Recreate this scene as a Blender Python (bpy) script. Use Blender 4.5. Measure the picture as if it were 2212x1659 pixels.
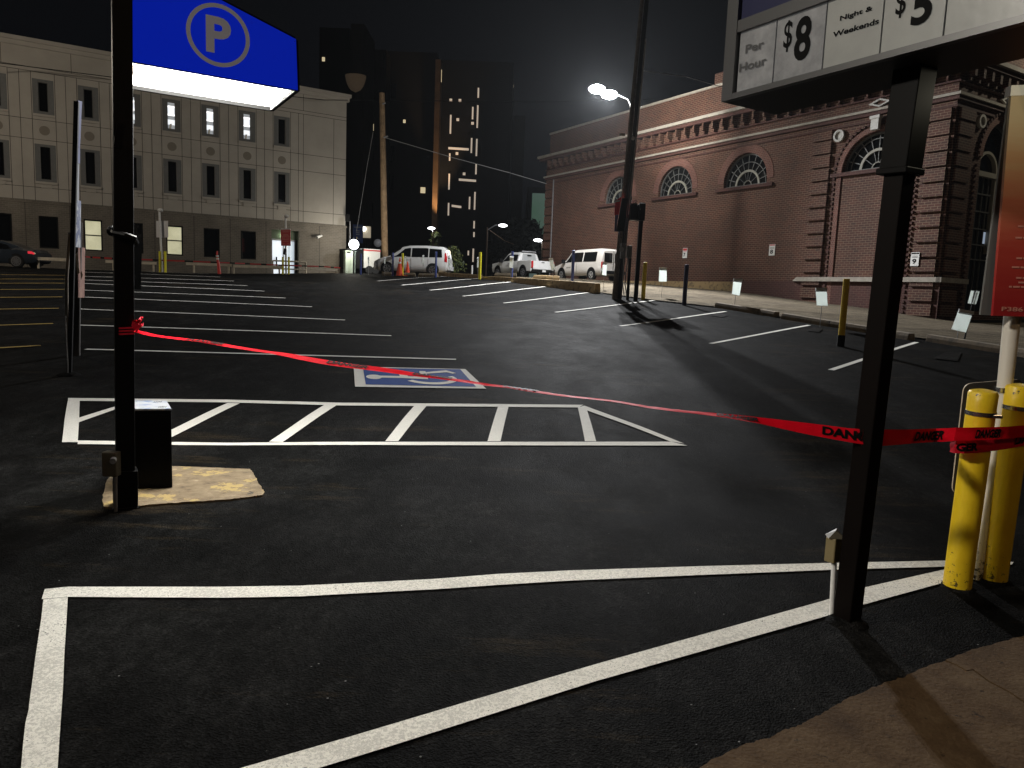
import bpy, math, random
import numpy as np
from mathutils import Vector, Matrix
random.seed(7)
for o in list(bpy.data.objects): bpy.data.objects.remove(o)
C = bpy.context.scene.collection
S = bpy.context.scene
# ------------------------------------------------------------------ camera
F = 1590.; CX, CY = 1106., 829.5                      # focal length and centre, in units of a 2212 x 1659 picture
PIT, ROL = math.radians(7.0), math.radians(2.18)
FW = np.array([0, math.cos(PIT), -math.sin(PIT)]); R0 = np.array([1., 0, 0]); U0 = np.cross(R0, FW)
RT = math.cos(ROL)*R0 + math.sin(ROL)*U0; UP = -math.sin(ROL)*R0 + math.cos(ROL)*U0
EYE = np.array([0, 0, 1.6])
cd = bpy.data.cameras.new('camera'); cam = bpy.data.objects.new('camera', cd); C.objects.link(cam)
cd.sensor_width = 36; cd.lens = 36*F/2212; cd.clip_end = 2000; cd.clip_start = .05
M = Matrix(((RT[0], UP[0], -FW[0], 0), (RT[1], UP[1], -FW[1], 0), (RT[2], UP[2], -FW[2], 1.6), (0, 0, 0, 1)))
cam.matrix_world = M; S.camera = cam
# ------------------------------------------------------------------ world: night sky
w = bpy.data.worlds.new('World'); S.world = w; w.use_nodes = True
bg = w.node_tree.nodes['Background']; bg.inputs[0].default_value = (.30, .33, .42, 1); bg.inputs[1].default_value = .008
S.view_settings.view_transform = 'Standard'; S.view_settings.look = 'None'; S.view_settings.exposure = 0; S.view_settings.gamma = 1
S.render.engine = 'CYCLES'
S.cycles.use_denoising = True
S.cycles.max_bounces = 4; S.cycles.diffuse_bounces = 2; S.cycles.glossy_bounces = 2; S.cycles.transparent_max_bounces = 6
S.cycles.sample_clamp_indirect = 4
# ------------------------------------------------------------------ helpers
def ray(px, py):
    d = FW + (px-CX)/F*RT - (py-CY)/F*UP
    return d/d[1]
def at(px, py, u): return EYE + ray(px, py)*u
def proj(P):
    v = np.array(P)-EYE; f = v@FW
    return CX+F*(v@RT)/f, CY-F*(v@UP)/f
ANG = math.radians(31.5)                              # the buildings' grid against the view
XB = np.array([math.cos(ANG), math.sin(ANG), 0]); YB = np.array([-math.sin(ANG), math.cos(ANG), 0])
def onplane(px, py, P, n):
    d = ray(px, py); return EYE + d*(((np.array(P)-EYE)@n)/(d@n))
BC = np.array([16.4957, 29.1286, 0.]); LC = np.array([-11.0652, 48.0289, 0.])
def sidewall(y, z=0, x=0): return BC + YB*y + XB*x + np.array([0, 0, z])
# terrain -----------------------------------------------------------
def pu(y, px):                                        # distance of a pixel on the main slope of the lot
    h = 635+.038*(px-1106); return 1.97/(.066+(y-h)/F)
LR = [(985,777),(845,726),(745,692),(674,664),(617,645),(571,630),(535,618),(505,608),(478,600.5),(455,594.5),(434,589.5)]
LL = [(185,755),(172,703),(168,668),(182,643),(182,628),(182,613.5),(182,605.6),(182,598),(182,593),(182,589),(182,585.8)]
RN = [(1795,800),(1535,743),(1340,705),(1200,676),(1088,656),(1000,641),(930,628),(868,617),(815,608)]
RF = [(1980,740,17.7),(1748,703,20.7),(1568,673,23.6),(1415,650,26.6),(1285,631,29.5),(1188,619,32.4),(1110,609,35.3),(1037,602,38.2),(965,598,41.)]
ctl = []
for x, y in LR[:8]+LL[:8]+RN: ctl.append(at(x, y, pu(y, x)))
for x, y, u in RF: ctl.append(at(x, y, u))
for X in (-40, -25, -12, -5, 0, 5, 10, 18):
    for U in (-8, -2, 2, 4.5): ctl.append(np.array([X, U, 0.]))
for X in (-40, -25): ctl += [np.array([X, U, .066*U-.37]) for U in (8, 14, 20, 26)]
for X in (-42, -28, -19): ctl += [np.array([X, 35.5, 1.97]), np.array([X, 42, 2.02]), np.array([X, 60, 2.1])]
for X, U, Z in ((-24,31,1.66),(-13,42.5,2.25),(-11,48,2.5),(-4.4,43,2.5),(-5,55,2.6),(2,44,2.55),(3,50,2.62),(-10,60,2.6),(-10,80,2.6),(10,80,2.6),(30,80,2.4),(-40,80,2.3),(0,100,2.6),(40,100,2.2),
                (22,22,.75),(26,12,.25),(32,4,.1),(14,14,.55),(18,9,.25),(36,30,.8),(60,30,.6)): ctl.append(np.array([X, U, Z]))
for y, z in ((0,1.18),(2.9,1.53),(5.44,1.66),(9.82,2.06),(13.96,2.24),(20,2.5),(27,2.62)):
    q = sidewall(y); ctl.append(np.array([q[0], q[1], z]))
    if y > 6: q = sidewall(y, 0, 8); ctl.append(np.array([q[0], q[1], z]))
for x, y, u in ((943,595.4,43),(1278,605,42.7),(1132,601,47.7)):
    ctl.append(at(x, y, u))
ctl = np.array(ctl)
def ker(r2): return np.where(r2 > 1e-12, r2*np.log(r2+1e-20), 0)
N_ = len(ctl); xy = ctl[:, :2]/20.
K = ker(((xy[:, None]-xy[None])**2).sum(-1)) + np.eye(N_)*.02
Pm = np.hstack([np.ones((N_, 1)), xy]); A_ = np.block([[K, Pm], [Pm.T, np.zeros((3, 3))]])
sol = np.linalg.solve(A_, np.concatenate([ctl[:, 2], np.zeros(3)]))
def TZ(X, U):
    X = np.asarray(X, float); U = np.asarray(U, float); shp = X.shape
    Xc = np.clip(X, -45, 60).ravel()/20; Uc = np.clip(U, -8, 100).ravel()/20
    q = np.stack([Xc, Uc], 1); r2 = ((q[:, None]-xy[None])**2).sum(-1)
    z = ker(r2)@sol[:N_] + sol[N_] + q@sol[N_+1:]; t = np.clip((Uc*20-5.2)/3.2, 0, 1)
    return (z*t*t*(3-2*t)).reshape(shp)
def tz(X, U): return float(TZ([X], [U])[0])
def G(px, py):
    r = ray(px, py); us = np.arange(1.2, 75, .04)
    P = EYE + us[:, None]*r; dz = P[:, 2]-TZ(P[:, 0], P[:, 1])
    i = np.argmax(dz <= 0)
    if dz[i] > 0: i = len(us)-1; print('no ground hit', px, py)
    u = us[i] if i == 0 else us[i-1] + (us[i]-us[i-1])*dz[i-1]/(dz[i-1]-dz[i])
    p = EYE+u*r; return np.array([p[0], p[1], tz(p[0], p[1])])
def ug(px, py, u):                                    # ground point under a pixel whose distance is known
    p = at(px, py, u); return np.array([p[0], p[1], tz(p[0], p[1])])
# materials ---------------------------------------------------------
MATS = {}
def mat(name, col, rough=.6, metal=0., var=.0, vs=6., bump=0., bs=40., emis=None, es=0., col2=None, thr=None, spec=.5, coat=0, trans=0, alpha=1):
    if name in MATS: return MATS[name]
    m = bpy.data.materials.new(name); m.use_nodes = True; nt = m.node_tree; N = nt.nodes; L = nt.links
    b = N['Principled BSDF']; c = (*col, 1)
    b.inputs['Base Color'].default_value = c; b.inputs['Roughness'].default_value = rough; b.inputs['Metallic'].default_value = metal
    b.inputs['Specular IOR Level'].default_value = spec; b.inputs['Coat Weight'].default_value = coat; b.inputs['Transmission Weight'].default_value = trans
    b.inputs['Alpha'].default_value = alpha
    tc = N.new('ShaderNodeTexCoord')
    if var > 0 or col2:
        n = N.new('ShaderNodeTexNoise'); n.inputs['Scale'].default_value = vs; n.inputs['Detail'].default_value = 8; n.inputs['Roughness'].default_value = .62
        L.new(tc.outputs['Object'], n.inputs['Vector'])
        r = N.new('ShaderNodeValToRGB'); L.new(n.outputs['Fac'], r.inputs['Fac'])
        if col2:
            t = thr or (.45, .6); r.color_ramp.elements[0].position = t[0]; r.color_ramp.elements[1].position = t[1]
            r.color_ramp.elements[0].color = c; r.color_ramp.elements[1].color = (*col2, 1)
        else:
            r.color_ramp.elements[0].position = .3; r.color_ramp.elements[1].position = .7
            r.color_ramp.elements[0].color = tuple(x*(1-var) for x in col)+(1,); r.color_ramp.elements[1].color = tuple(min(1, x*(1+var)) for x in col)+(1,)
        L.new(r.outputs['Color'], b.inputs['Base Color'])
    if bump > 0:
        n2 = N.new('ShaderNodeTexNoise'); n2.inputs['Scale'].default_value = bs; n2.inputs['Detail'].default_value = 5
        L.new(tc.outputs['Object'], n2.inputs['Vector'])
        bp = N.new('ShaderNodeBump'); bp.inputs['Strength'].default_value = bump; bp.inputs['Distance'].default_value = .01
        L.new(n2.outputs['Fac'], bp.inputs['Height']); L.new(bp.outputs['Normal'], b.inputs['Normal'])
    if emis: b.inputs['Emission Color'].default_value = (*emis, 1); b.inputs['Emission Strength'].default_value = es
    MATS[name] = m; return m
def nd(m): return m.node_tree.nodes, m.node_tree.links
def mathn(N, L, op, a, b=None):
    n = N.new('ShaderNodeMath'); n.operation = op
    for i, v in enumerate((a, b)):
        if v is None: continue
        if isinstance(v, (int, float)): n.inputs[i].default_value = v
        else: L.new(v, n.inputs[i])
    return n.outputs[0]
def noise(N, L, src, scale, det=6, rough=.6, stretch=None):
    n = N.new('ShaderNodeTexNoise'); n.inputs['Scale'].default_value = scale; n.inputs['Detail'].default_value = det; n.inputs['Roughness'].default_value = rough
    if stretch:
        mp = N.new('ShaderNodeMapping'); mp.inputs['Scale'].default_value = stretch[:3]
        if len(stretch) > 3: mp.inputs['Rotation'].default_value = (0, 0, stretch[3])
        L.new(src, mp.inputs['Vector']); src = mp.outputs[0]
    L.new(src, n.inputs['Vector']); return n.outputs['Fac']
def ramp(N, L, fac, stops):
    r = N.new('ShaderNodeValToRGB'); e = r.color_ramp.elements
    e[0].position, e[0].color = stops[0][0], (*stops[0][1], 1); e[1].position, e[1].color = stops[-1][0], (*stops[-1][1], 1)
    for p, c in stops[1:-1]: x = e.new(p); x.color = (*c, 1)
    L.new(fac, r.inputs['Fac']); return r.outputs['Color']
def mixc(N, L, fac, a, b, mode='MIX'):
    n = N.new('ShaderNodeMix'); n.data_type = 'RGBA'; n.blend_type = mode
    if isinstance(fac, (int, float)): n.inputs[0].default_value = fac
    else: L.new(fac, n.inputs[0])
    for i, v in ((6, a), (7, b)):
        if isinstance(v, tuple): n.inputs[i].default_value = (*v, 1)
        else: L.new(v, n.inputs[i])
    return n.outputs[2]
ASPEC = .009
def asphalt(name, c0, c1, rough=.75, brown=None, streak=False):
    m = mat(name, c0, rough, spec=ASPEC); N, L = nd(m); b = N['Principled BSDF']; tc = N['Texture Coordinate'].outputs['Object']
    big = noise(N, L, tc, .35, 6, .65, (1, 1, 1)); st = noise(N, L, tc, 1.0, 8, .72, (1.5, .75, 1, math.radians(20)))
    col = ramp(N, L, mathn(N, L, 'MULTIPLY', mathn(N, L, 'ADD', big, st), .5), [(.38, c0), (.62, c1)]); col = mixc(N, L, 1., col, ramp(N, L, mathn(N, L, 'MULTIPLY', mathn(N, L, 'ADD', noise(N, L, tc, 14, 8, .78, (1.3, .7, 1)), noise(N, L, tc, 2.4, 8, .75, (1.2, .6, 1, .5))), .5), [(.36, (.35,)*3), (.5, (1., 1., 1.)), (.64, (2.3,)*3)]), 'MULTIPLY')
    sm = noise(N, L, tc, 1.3, 9, .8, (.55, 3.2, 1, math.radians(-14))); col = mixc(N, L, ramp(N, L, mathn(N, L, 'MULTIPLY', sm, mathn(N, L, 'ADD', .55, noise(N, L, tc, .5, 2))), [(.60, (0, 0, 0)), (.76, (.5, .5, .5))]), col, (.05, .036, .02) if not brown else brown)
    if brown: col = mixc(N, L, ramp(N, L, noise(N, L, tc, .9, 9, .7, (.25, 2.2, 1, math.radians(-25))), [(.42, (0, 0, 0)), (.62, (1, 1, 1))]), col, brown)
    # aggregate: stones of different brightness in the tar
    v = N.new('ShaderNodeTexVoronoi'); v.inputs['Scale'].default_value = 110; L.new(tc, v.inputs['Vector'])
    sep = N.new('ShaderNodeSeparateColor'); L.new(v.outputs['Color'], sep.inputs[0])
    col = mixc(N, L, 1., col, ramp(N, L, sep.outputs[0], [(.0, (.55,)*3), (.8, (1.15,)*3), (.97, (1.6,)*3)]), 'MULTIPLY')
    v3 = N.new('ShaderNodeTexVoronoi'); v3.inputs['Scale'].default_value = 38; L.new(tc, v3.inputs['Vector'])
    sp3 = N.new('ShaderNodeSeparateColor'); L.new(v3.outputs['Color'], sp3.inputs[0])
    glint = mathn(N, L, 'MULTIPLY', mathn(N, L, 'GREATER_THAN', sp3.outputs[1], .992), mathn(N, L, 'LESS_THAN', v3.outputs['Distance'], .16))
    col = mixc(N, L, glint, col, (.16, .16, .16))  # sparkle painted into the colour as pale specks
    L.new(col, b.inputs['Base Color'])
    rr = ramp(N, L, st, [(.35, (rough-.06,)*3), (.65, (rough+.06,)*3)]); L.new(rr, b.inputs['Roughness'])
    bp = N.new('ShaderNodeBump'); bp.inputs['Strength'].default_value = .75; bp.inputs['Distance'].default_value = .006
    h = mathn(N, L, 'ADD', v.outputs['Distance'], mathn(N, L, 'MULTIPLY', noise(N, L, tc, 60, 4), 1.5)); L.new(h, bp.inputs['Height']); L.new(bp.outputs['Normal'], b.inputs['Normal'])
    return m
def paint(name, c, wear=.5, under=(.03, .03, .03), scale=24):
    m = mat(name, c, .75, spec=.04); N, L = nd(m); b = N['Principled BSDF']; tc = N['Texture Coordinate'].outputs['Object']
    n1 = noise(N, L, tc, scale*2.2, 5, .7); n2 = noise(N, L, tc, 3.0, 4, .6)
    f = mathn(N, L, 'ADD', n1, mathn(N, L, 'MULTIPLY', mathn(N, L, 'SUBTRACT', n2, .5), .35))
    t = .5+.28*(1-wear)
    L.new(ramp(N, L, f, [(.3, c), (.42, tuple(x*.62 for x in c) if wear > .5 else tuple(x*.9 for x in c)), (.52, c), (t, c), (t+.05, under)]), b.inputs['Base Color'])
    bp = N.new('ShaderNodeBump'); bp.inputs['Strength'].default_value = .9; bp.inputs['Distance'].default_value = .008
    L.new(noise(N, L, tc, 48, 6, .7), bp.inputs['Height']); L.new(bp.outputs['Normal'], b.inputs['Normal']); return m
def brick(name, ca, cb, mortar, bw=.23, bh=.085, ms=.008, bump=.7):
    m = mat(name, ca, .85); N, L = nd(m); b = N['Principled BSDF']; tc = N['Texture Coordinate'].outputs['Object']
    sp = N.new('ShaderNodeSeparateXYZ'); L.new(tc, sp.inputs[0]); cb_ = N.new('ShaderNodeCombineXYZ')
    L.new(mathn(N, L, 'ADD', sp.outputs[0], sp.outputs[1]), cb_.inputs[0]); L.new(sp.outputs[2], cb_.inputs[1])
    t = N.new('ShaderNodeTexBrick'); L.new(cb_.outputs[0], t.inputs['Vector'])
    for k, v in (('Scale', 1), ('Mortar Size', ms), ('Mortar Smooth', .2), ('Bias', 0), ('Brick Width', bw), ('Row Height', bh)): t.inputs[k].default_value = v
    t.inputs['Color1'].default_value = (*ca, 1); t.inputs['Color2'].default_value = (*cb, 1); t.inputs['Mortar'].default_value = (*mortar, 1)
    n = noise(N, L, tc, .7, 7, .65)
    L.new(mixc(N, L, 1., t.outputs['Color'], ramp(N, L, n, [(.3, (.72,)*3), (.7, (1.2,)*3)]), 'MULTIPLY'), b.inputs['Base Color'])
    bp = N.new('ShaderNodeBump'); bp.inputs['Strength'].default_value = bump; bp.inputs['Distance'].default_value = .01; bp.invert = True
    L.new(t.outputs['Fac'], bp.inputs['Height']); L.new(bp.outputs['Normal'], b.inputs['Normal']); return m
def glow(name, col, s):
    return mat(name, col, .5, emis=col, es=s)
ASP = asphalt('asphalt', (.0022, .0022, .0022), (.0125, .0124, .0121), .72)
ALY = asphalt('alley_asphalt', (.05, .042, .032), (.10, .085, .065), .8, brown=(.15, .125, .09))
CONC = mat('concrete_walk', (.060, .040, .021), .9, var=.45, vs=5, bump=.5, bs=60)
WHITE = paint('white_line_paint', (.78, .76, .70), .32)
WHITEN = paint('worn_white_line_paint', (.80, .78, .71), .55, scale=34)
YELL = paint('yellow_line_paint', (.55, .38, .12), .4)
BLUEP = paint('blue_marking_paint', (.014, .055, .25), .12)
BLACK = mat('black_painted_steel', (.0025, .0025, .0027), .45, var=.3, vs=20, bump=.1, bs=80, spec=.12)
BLACKM = mat('matt_black', (.008, .008, .008), .75, spec=.12)
STEEL = mat('steel', (.55, .55, .55), .25, 1)
GALV = mat('galvanised_steel', (.35, .35, .36), .5, .6, var=.3, vs=8)
GREYP = mat('grey_painted_box', (.22, .23, .24), .5, var=.15, vs=10)
GREYD = mat('dark_grey_paint', (.012, .012, .013), .6, var=.2)
WPAINT = mat('white_enamel', (.74, .73, .70), .35, var=.08, vs=14)
YEL = mat('yellow_bollard_paint', (.80, .56, .02), .42, col2=(.66, .44, .015), thr=(.4, .7), vs=7, bump=.15, bs=30)
BLU = mat('blue_bollard_paint', (.07, .10, .33), .45, var=.25, vs=9)
REDP = mat('red_sign_paint', (.52, .03, .035), .45)
REDT = mat('red_tape', (.62, .008, .03), .22, spec=.7, coat=.5, bump=.25, bs=25)
BLK = mat('black_print', (.003, .003, .003), .6, spec=.06)
GLASS = mat('dark_glass', (.004, .0045, .005), .06, spec=.6)
BRK = brick('red_brick', (.078, .0205, .0105), (.044, .0128, .007), (.18, .118, .075), .26, .098, .011, .35)
BRKD = brick('dark_red_brick', (.060, .015, .011), (.045, .012, .009), (.10, .05, .035), .26, .098, .011, .4)  # darker brick for mouldings, dentils, sills and plinth
Nn, Ll = nd(CONC); tcx = Nn['Texture Coordinate'].outputs['Object']
c_ = ramp(Nn, Ll, noise(Nn, Ll, tcx, 3.2, 9, .72), [(.3, (.036, .020, .009)), (.5, (.068, .041, .020)), (.7, (.105, .070, .038))])
c_ = mixc(Nn, Ll, ramp(Nn, Ll, noise(Nn, Ll, tcx, 17, 6, .7), [(.62, (0, 0, 0)), (.68, (.85, .85, .85))]), c_, (.012, .008, .005)); c_ = mixc(Nn, Ll, ramp(Nn, Ll, noise(Nn, Ll, tcx, 41, 3, .6), [(.73, (0, 0, 0)), (.76, (.7, .7, .7))]), c_, (.22, .17, .11)); Ll.new(c_, Nn['Principled BSDF'].inputs['Base Color']); Nn['Principled BSDF'].inputs['Specular IOR Level'].default_value = .1
STONE = mat('pale_stone', (.31, .28, .235), .8, var=.2, vs=5)
STUC = mat('beige_precast', (.37, .34, .295), .9, var=.09, vs=.8, bump=.15, bs=60)
JOINT = mat('dark_joint', (.03, .025, .02), .9)
GBRK = brick('grey_brown_brick', (.15, .13, .105), (.125, .108, .085), (.21, .185, .15), .24, .10, .008, .4)
WOOD = mat('weathered_wood', (.16, .115, .07), .9, var=.45, vs=18, bump=.5, bs=40)
CURB = mat('kerb_concrete', (.36, .25, .12), .9, col2=(.12, .09, .055), thr=(.5, .68), vs=5, bump=.6, bs=25)
CURE = mat('brown_kerb_concrete', (.17, .125, .075), .9, col2=(.09, .07, .045), thr=(.45, .65), vs=4, bump=.6, bs=25)
CARW = mat('white_car_paint', (.72, .72, .71), .25, coat=.6, var=.03, vs=3)
TYRE = mat('tyre_rubber', (.012, .012, .012), .8)
RIM = mat('alloy_rim', (.6, .6, .62), .3, .9)
TAIL = mat('red_lamp_lens', (.45, .006, .012), .15, spec=.7)
# mesh builder ------------------------------------------------------
class MB:
    def __init__(s): s.v = []; s.f = []; s.m = []; s.k = 0
    def mat(s, k): s.k = k; return s
    def add(s, vs, fs):
        n = len(s.v); s.v += [tuple(map(float, p)) for p in vs]
        for f in fs: s.f.append(tuple(i+n for i in f)); s.m.append(s.k)
        return s
    def box(s, x0, x1, y0, y1, z0, z1):
        v = [(x, y, z) for z in (z0, z1) for y in (y0, y1) for x in (x0, x1)]
        return s.add(v, [(0, 2, 3, 1), (4, 5, 7, 6), (0, 1, 5, 4), (2, 6, 7, 3), (0, 4, 6, 2), (1, 3, 7, 5)])
    def quad(s, a, b, c, d): return s.add([a, b, c, d], [(0, 1, 2, 3)])
    def poly(s, pts): return s.add(pts, [tuple(range(len(pts)))])
    def hexa(s, p): return s.add(p, [(3, 2, 1, 0), (4, 5, 6, 7), (0, 1, 5, 4), (1, 2, 6, 5), (2, 3, 7, 6), (3, 0, 4, 7)])
    def slab(s, pts, off):
        off = np.array(off, float); a = [np.array(p, float) for p in pts]; n = len(a)
        s.add(a+[p+off for p in a], [tuple(range(n))[::-1], tuple(range(n, 2*n))]+[(i, (i+1) % n, n+(i+1) % n, n+i) for i in range(n)]); return s
    def tube(s, pts, r, n=12, cap=True):
        P = [np.array(p, float) for p in pts]; R = r if isinstance(r, (list, tuple)) else [r]*len(P); rings = []
        up = None
        for i, p in enumerate(P):
            t = (P[min(i+1, len(P)-1)]-P[max(i-1, 0)]); t = t/(np.linalg.norm(t)+1e-12)
            if up is None: up = np.array([0, 0, 1.]) if abs(t[2]) < .9 else np.array([1., 0, 0])
            a = np.cross(t, up); a /= np.linalg.norm(a); b = np.cross(a, t); up = b
            rings.append([p+R[i]*(a*math.cos(2*math.pi*k/n)+b*math.sin(2*math.pi*k/n)) for k in range(n)])
        v = [q for rg in rings for q in rg]; f = []
        for i in range(len(P)-1):
            for k in range(n): f.append((i*n+k, i*n+(k+1) % n, (i+1)*n+(k+1) % n, (i+1)*n+k))
        if cap: f.append(tuple(range(n))[::-1]); f.append(tuple((len(P)-1)*n+k for k in range(n)))
        return s.add(v, f)
    def beam(s, a, b, wx, wy, ax=None):               # square bar from a to b
        a = np.array(a, float); b = np.array(b, float); t = b-a; t /= np.linalg.norm(t)
        ax = np.array(ax if ax is not None else ((1, 0, 0) if abs(t[0]) < .9 else (0, 1, 0)), float); ax -= t*(ax@t); ax /= np.linalg.norm(ax); ay = np.cross(t, ax)
        v = [p+ax*wx/2*i+ay*wy/2*j for p in (a, b) for i, j in ((-1, -1), (1, -1), (1, 1), (-1, 1))]
        return s.hexa(v)
    def sphere(s, c, r, n=12, sq=(1, 1, 1)):
        v = []; f = []
        for i in range(n//2+1):
            th = math.pi*i/(n//2)
            for k in range(n): ph = 2*math.pi*k/n; v.append((c[0]+sq[0]*r*math.sin(th)*math.cos(ph), c[1]+sq[1]*r*math.sin(th)*math.sin(ph), c[2]+sq[2]*r*math.cos(th)))
        for i in range(n//2):
            for k in range(n): f.append((i*n+k, (i+1)*n+k, (i+1)*n+(k+1) % n, i*n+(k+1) % n))
        return s.add(v, f)
    def build(s, name, m, parent=None, world=False, smooth=False, bevel=0):
        me = bpy.data.meshes.new(name); v = s.v
        if world and parent is not None:
            mi = parent_world(parent).inverted(); v = [tuple(mi @ Vector(p)) for p in v]
        me.from_pydata(v, [], s.f); ms = m if isinstance(m, (list, tuple)) else [m]
        for q in ms: me.materials.append(q)
        me.polygons.foreach_set('material_index', [min(k, len(ms)-1) for k in s.m])
        if smooth: me.polygons.foreach_set('use_smooth', [True]*len(me.polygons))
        me.update(); o = bpy.data.objects.new(name, me); C.objects.link(o)
        if parent is not None: o.parent = parent
        if bevel:
            bv = o.modifiers.new('bevel', 'BEVEL'); bv.width = bevel; bv.segments = 2; bv.limit_method = 'ANGLE'
        if smooth:
            try: me.set_sharp_from_angle(angle=math.radians(38))
            except Exception: pass
        return o
def parent_world(o):
    m = Matrix.LocRotScale(o.location, o.rotation_euler, o.scale)
    return parent_world(o.parent) @ m if o.parent else m
def tag(o, label, cat, group=None, kind=None):
    if label: o['label'] = label
    if cat: o['category'] = cat
    if group: o['group'] = group
    if kind: o['kind'] = kind
    return o
def empty(name, loc, rz, label, cat, group=None):
    o = bpy.data.objects.new(name, None); C.objects.link(o); o.location = tuple(map(float, loc)); o.rotation_euler = (0, 0, rz); o.empty_display_size = .2
    return tag(o, label, cat, group)
def copy_tree(o, parent=None):
    c = o.copy(); C.objects.link(c)
    if parent: c.parent = parent
    for ch in list(o.children): copy_tree(ch, c)
    return c
def struct(o): o['kind'] = 'structure'; return o
def text_geo(body, size, bold=.0, shear=0, align='LEFT', space=1., sx=1.):
    cu = bpy.data.curves.new('txt', 'FONT'); cu.body = body; cu.size = size; cu.offset = bold*size; cu.shear = shear; cu.align_x = align; cu.space_line = .85; cu.space_character = space
    cu.resolution_u = 4
    o = bpy.data.objects.new('txt', cu); C.objects.link(o); dg = bpy.context.evaluated_depsgraph_get(); dg.update()
    me = bpy.data.meshes.new_from_object(o.evaluated_get(dg)); v = [(p.co.x*sx, p.co.y) for p in me.vertices]; f = [tuple(p.vertices) for p in me.polygons]
    bpy.data.objects.remove(o); bpy.data.curves.remove(cu); bpy.data.meshes.remove(me); return v, f
def put_text(mb, body, size, org, ex, ey, nrm, bold=.02, off=.003, shear=0, align='LEFT', fit=None, space=1.):
    v, f = text_geo(body, size, bold, shear, align, space); v = np.array(v)
    if fit:                                            # (width, height): stretch the block into the box
        lo = v.min(0); hi = v.max(0); v = (v-lo)/(hi-lo)*np.array(fit)
    org, ex, ey, nrm = (np.array(q, float) for q in (org, ex, ey, nrm))
    mb.add([org+ex*a+ey*b+nrm*off for a, b in v], f)
# ------------------------------------------------------------------ lights
def point(name, loc, power, col, r=.1, parent=None):
    l = bpy.data.lights.new(name, 'POINT'); l.energy = power; l.color = col; l.shadow_soft_size = r
    o = bpy.data.objects.new(name, l); C.objects.link(o); o.location = tuple(map(float, loc))
    if parent: mi = parent_world(parent).inverted(); o.parent = parent; o.location = mi @ Vector(tuple(map(float, loc)))
    return o
def spot(name, loc, target, power, col, ang=100, blend=.5, r=.1, parent=None):
    l = bpy.data.lights.new(name, 'SPOT'); l.energy = power; l.color = col; l.spot_size = math.radians(ang); l.spot_blend = blend; l.shadow_soft_size = r
    o = bpy.data.objects.new(name, l); C.objects.link(o); d = Vector(tuple(map(float, target)))-Vector(tuple(map(float, loc)))
    o.matrix_world = Matrix.Translation(Vector(tuple(map(float, loc)))) @ d.to_track_quat('-Z', 'Y').to_matrix().to_4x4()
    if parent: mw = o.matrix_world.copy(); o.parent = parent; o.matrix_local = parent_world(parent).inverted() @ mw
    return o
# ================================================================== GROUND
def axis(a, b, st, far): return np.concatenate([far[0], np.arange(a, b+1e-6, st), far[1]])
gx = axis(-34, 34, .5, ([-600, -200, -90, -60, -45], [45, 60, 90, 200, 600])); gy = axis(-8, 70, .4, ([-400, -60, -20], [80, 100, 140, 250, 700]))
XX, YY = np.meshgrid(gx, gy); ZZ = np.vstack([TZ(XX[i:i+20], YY[i:i+20]) for i in range(0, len(gy), 20)])
mb = MB(); nx = len(gx); mb.v = [(float(a), float(b), float(c)) for a, b, c in zip(XX.ravel(), YY.ravel(), ZZ.ravel())]
for j in range(len(gy)-1):
    for i in range(nx-1): k = j*nx+i; mb.f.append((k, k+1, k+nx+1, k+nx)); mb.m.append(0)
g = mb.build('ground', ASP, smooth=True); struct(g); g['label'] = 'fresh black asphalt of the sloping car park'
def drape(name, pairs, m, off, n=24, kind='structure', across=1, label=None):
    """pairs: list of (left,right) plan points; a strip following the terrain"""
    mb = MB(); rows = []
    for a, b in zip(pairs[:-1], pairs[1:]):
        for t in np.linspace(0, 1, n, endpoint=False): rows.append((a[0]+(b[0]-a[0])*t, a[1]+(b[1]-a[1])*t))
    rows.append(pairs[-1]); k = across+1
    pts = np.array([l[:2]+(r[:2]-l[:2])*j/across for l, r in rows for j in range(k)])
    z = TZ(pts[:, 0], pts[:, 1])+off
    mb.v = [(float(p[0]), float(p[1]), float(q)) for p, q in zip(pts, z)]
    for i in range(len(rows)-1):
        for j in range(across): a = i*k+j; mb.f.append((a, a+1, a+k+1, a+k)); mb.m.append(0)
    o = mb.build(name, m); struct(o)
    if label: o['label'] = label
    return o
def strip(name, A, B, wd, m, off, n=20, label=None, ragged=0):
    A = np.array(A[:2], float); B = np.array(B[:2], float); t = (B-A)/np.linalg.norm(B-A); q = np.array([-t[1], t[0]])*wd/2
    return drape(name, [(A+q, A-q), (B+q, B-q)], m, off, n, label=label)
# stall lines -------------------------------------------------------
for i in range(11):
    a, b = LL[i], LR[i]
    if i < 8: A = at(*a, pu(a[1], a[0])); B = at(*b, pu(b[1], b[0]))
    else:
        A7 = at(*LL[7], pu(LL[7][1], LL[7][0])); B7 = at(*LR[7], pu(LR[7][1], LR[7][0])); d = YB*3.05*(i-7); A = A7+d; B = B7+d
    strip('parking_line', A, B, .10, WHITE, .010 if i < 3 else .02, label='white stall line of the left row, number %d from the camera' % (i+1))
for i in range(9):
    a, b = RN[i], RF[i]
    strip('parking_line', at(*a, pu(a[1], a[0])), at(b[0], b[1], b[2]), .105, WHITE, .010 if i < 3 else .02, label='angled white stall line of the right row, number %d from the camera' % (i+1))
for i, (a, b) in enumerate([((-120,758),(88,747)),((-120,706),(115,699.5)),((-120,670),(127,667.3)),((-120,644),(135,642.5)),((-120,626.5),(142,626)),((-120,613),(142,612.5)),((-120,603),(142,604)),((-120,593),(142,596))]):
    strip('parking_line', at(*a, pu(a[1]+0, a[0])), at(*b, pu(b[1], b[0])), .09, YELL, .012 if i < 2 else .02, label='yellow stall line of the far left lot, number %d from the camera' % (i+1))
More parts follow.
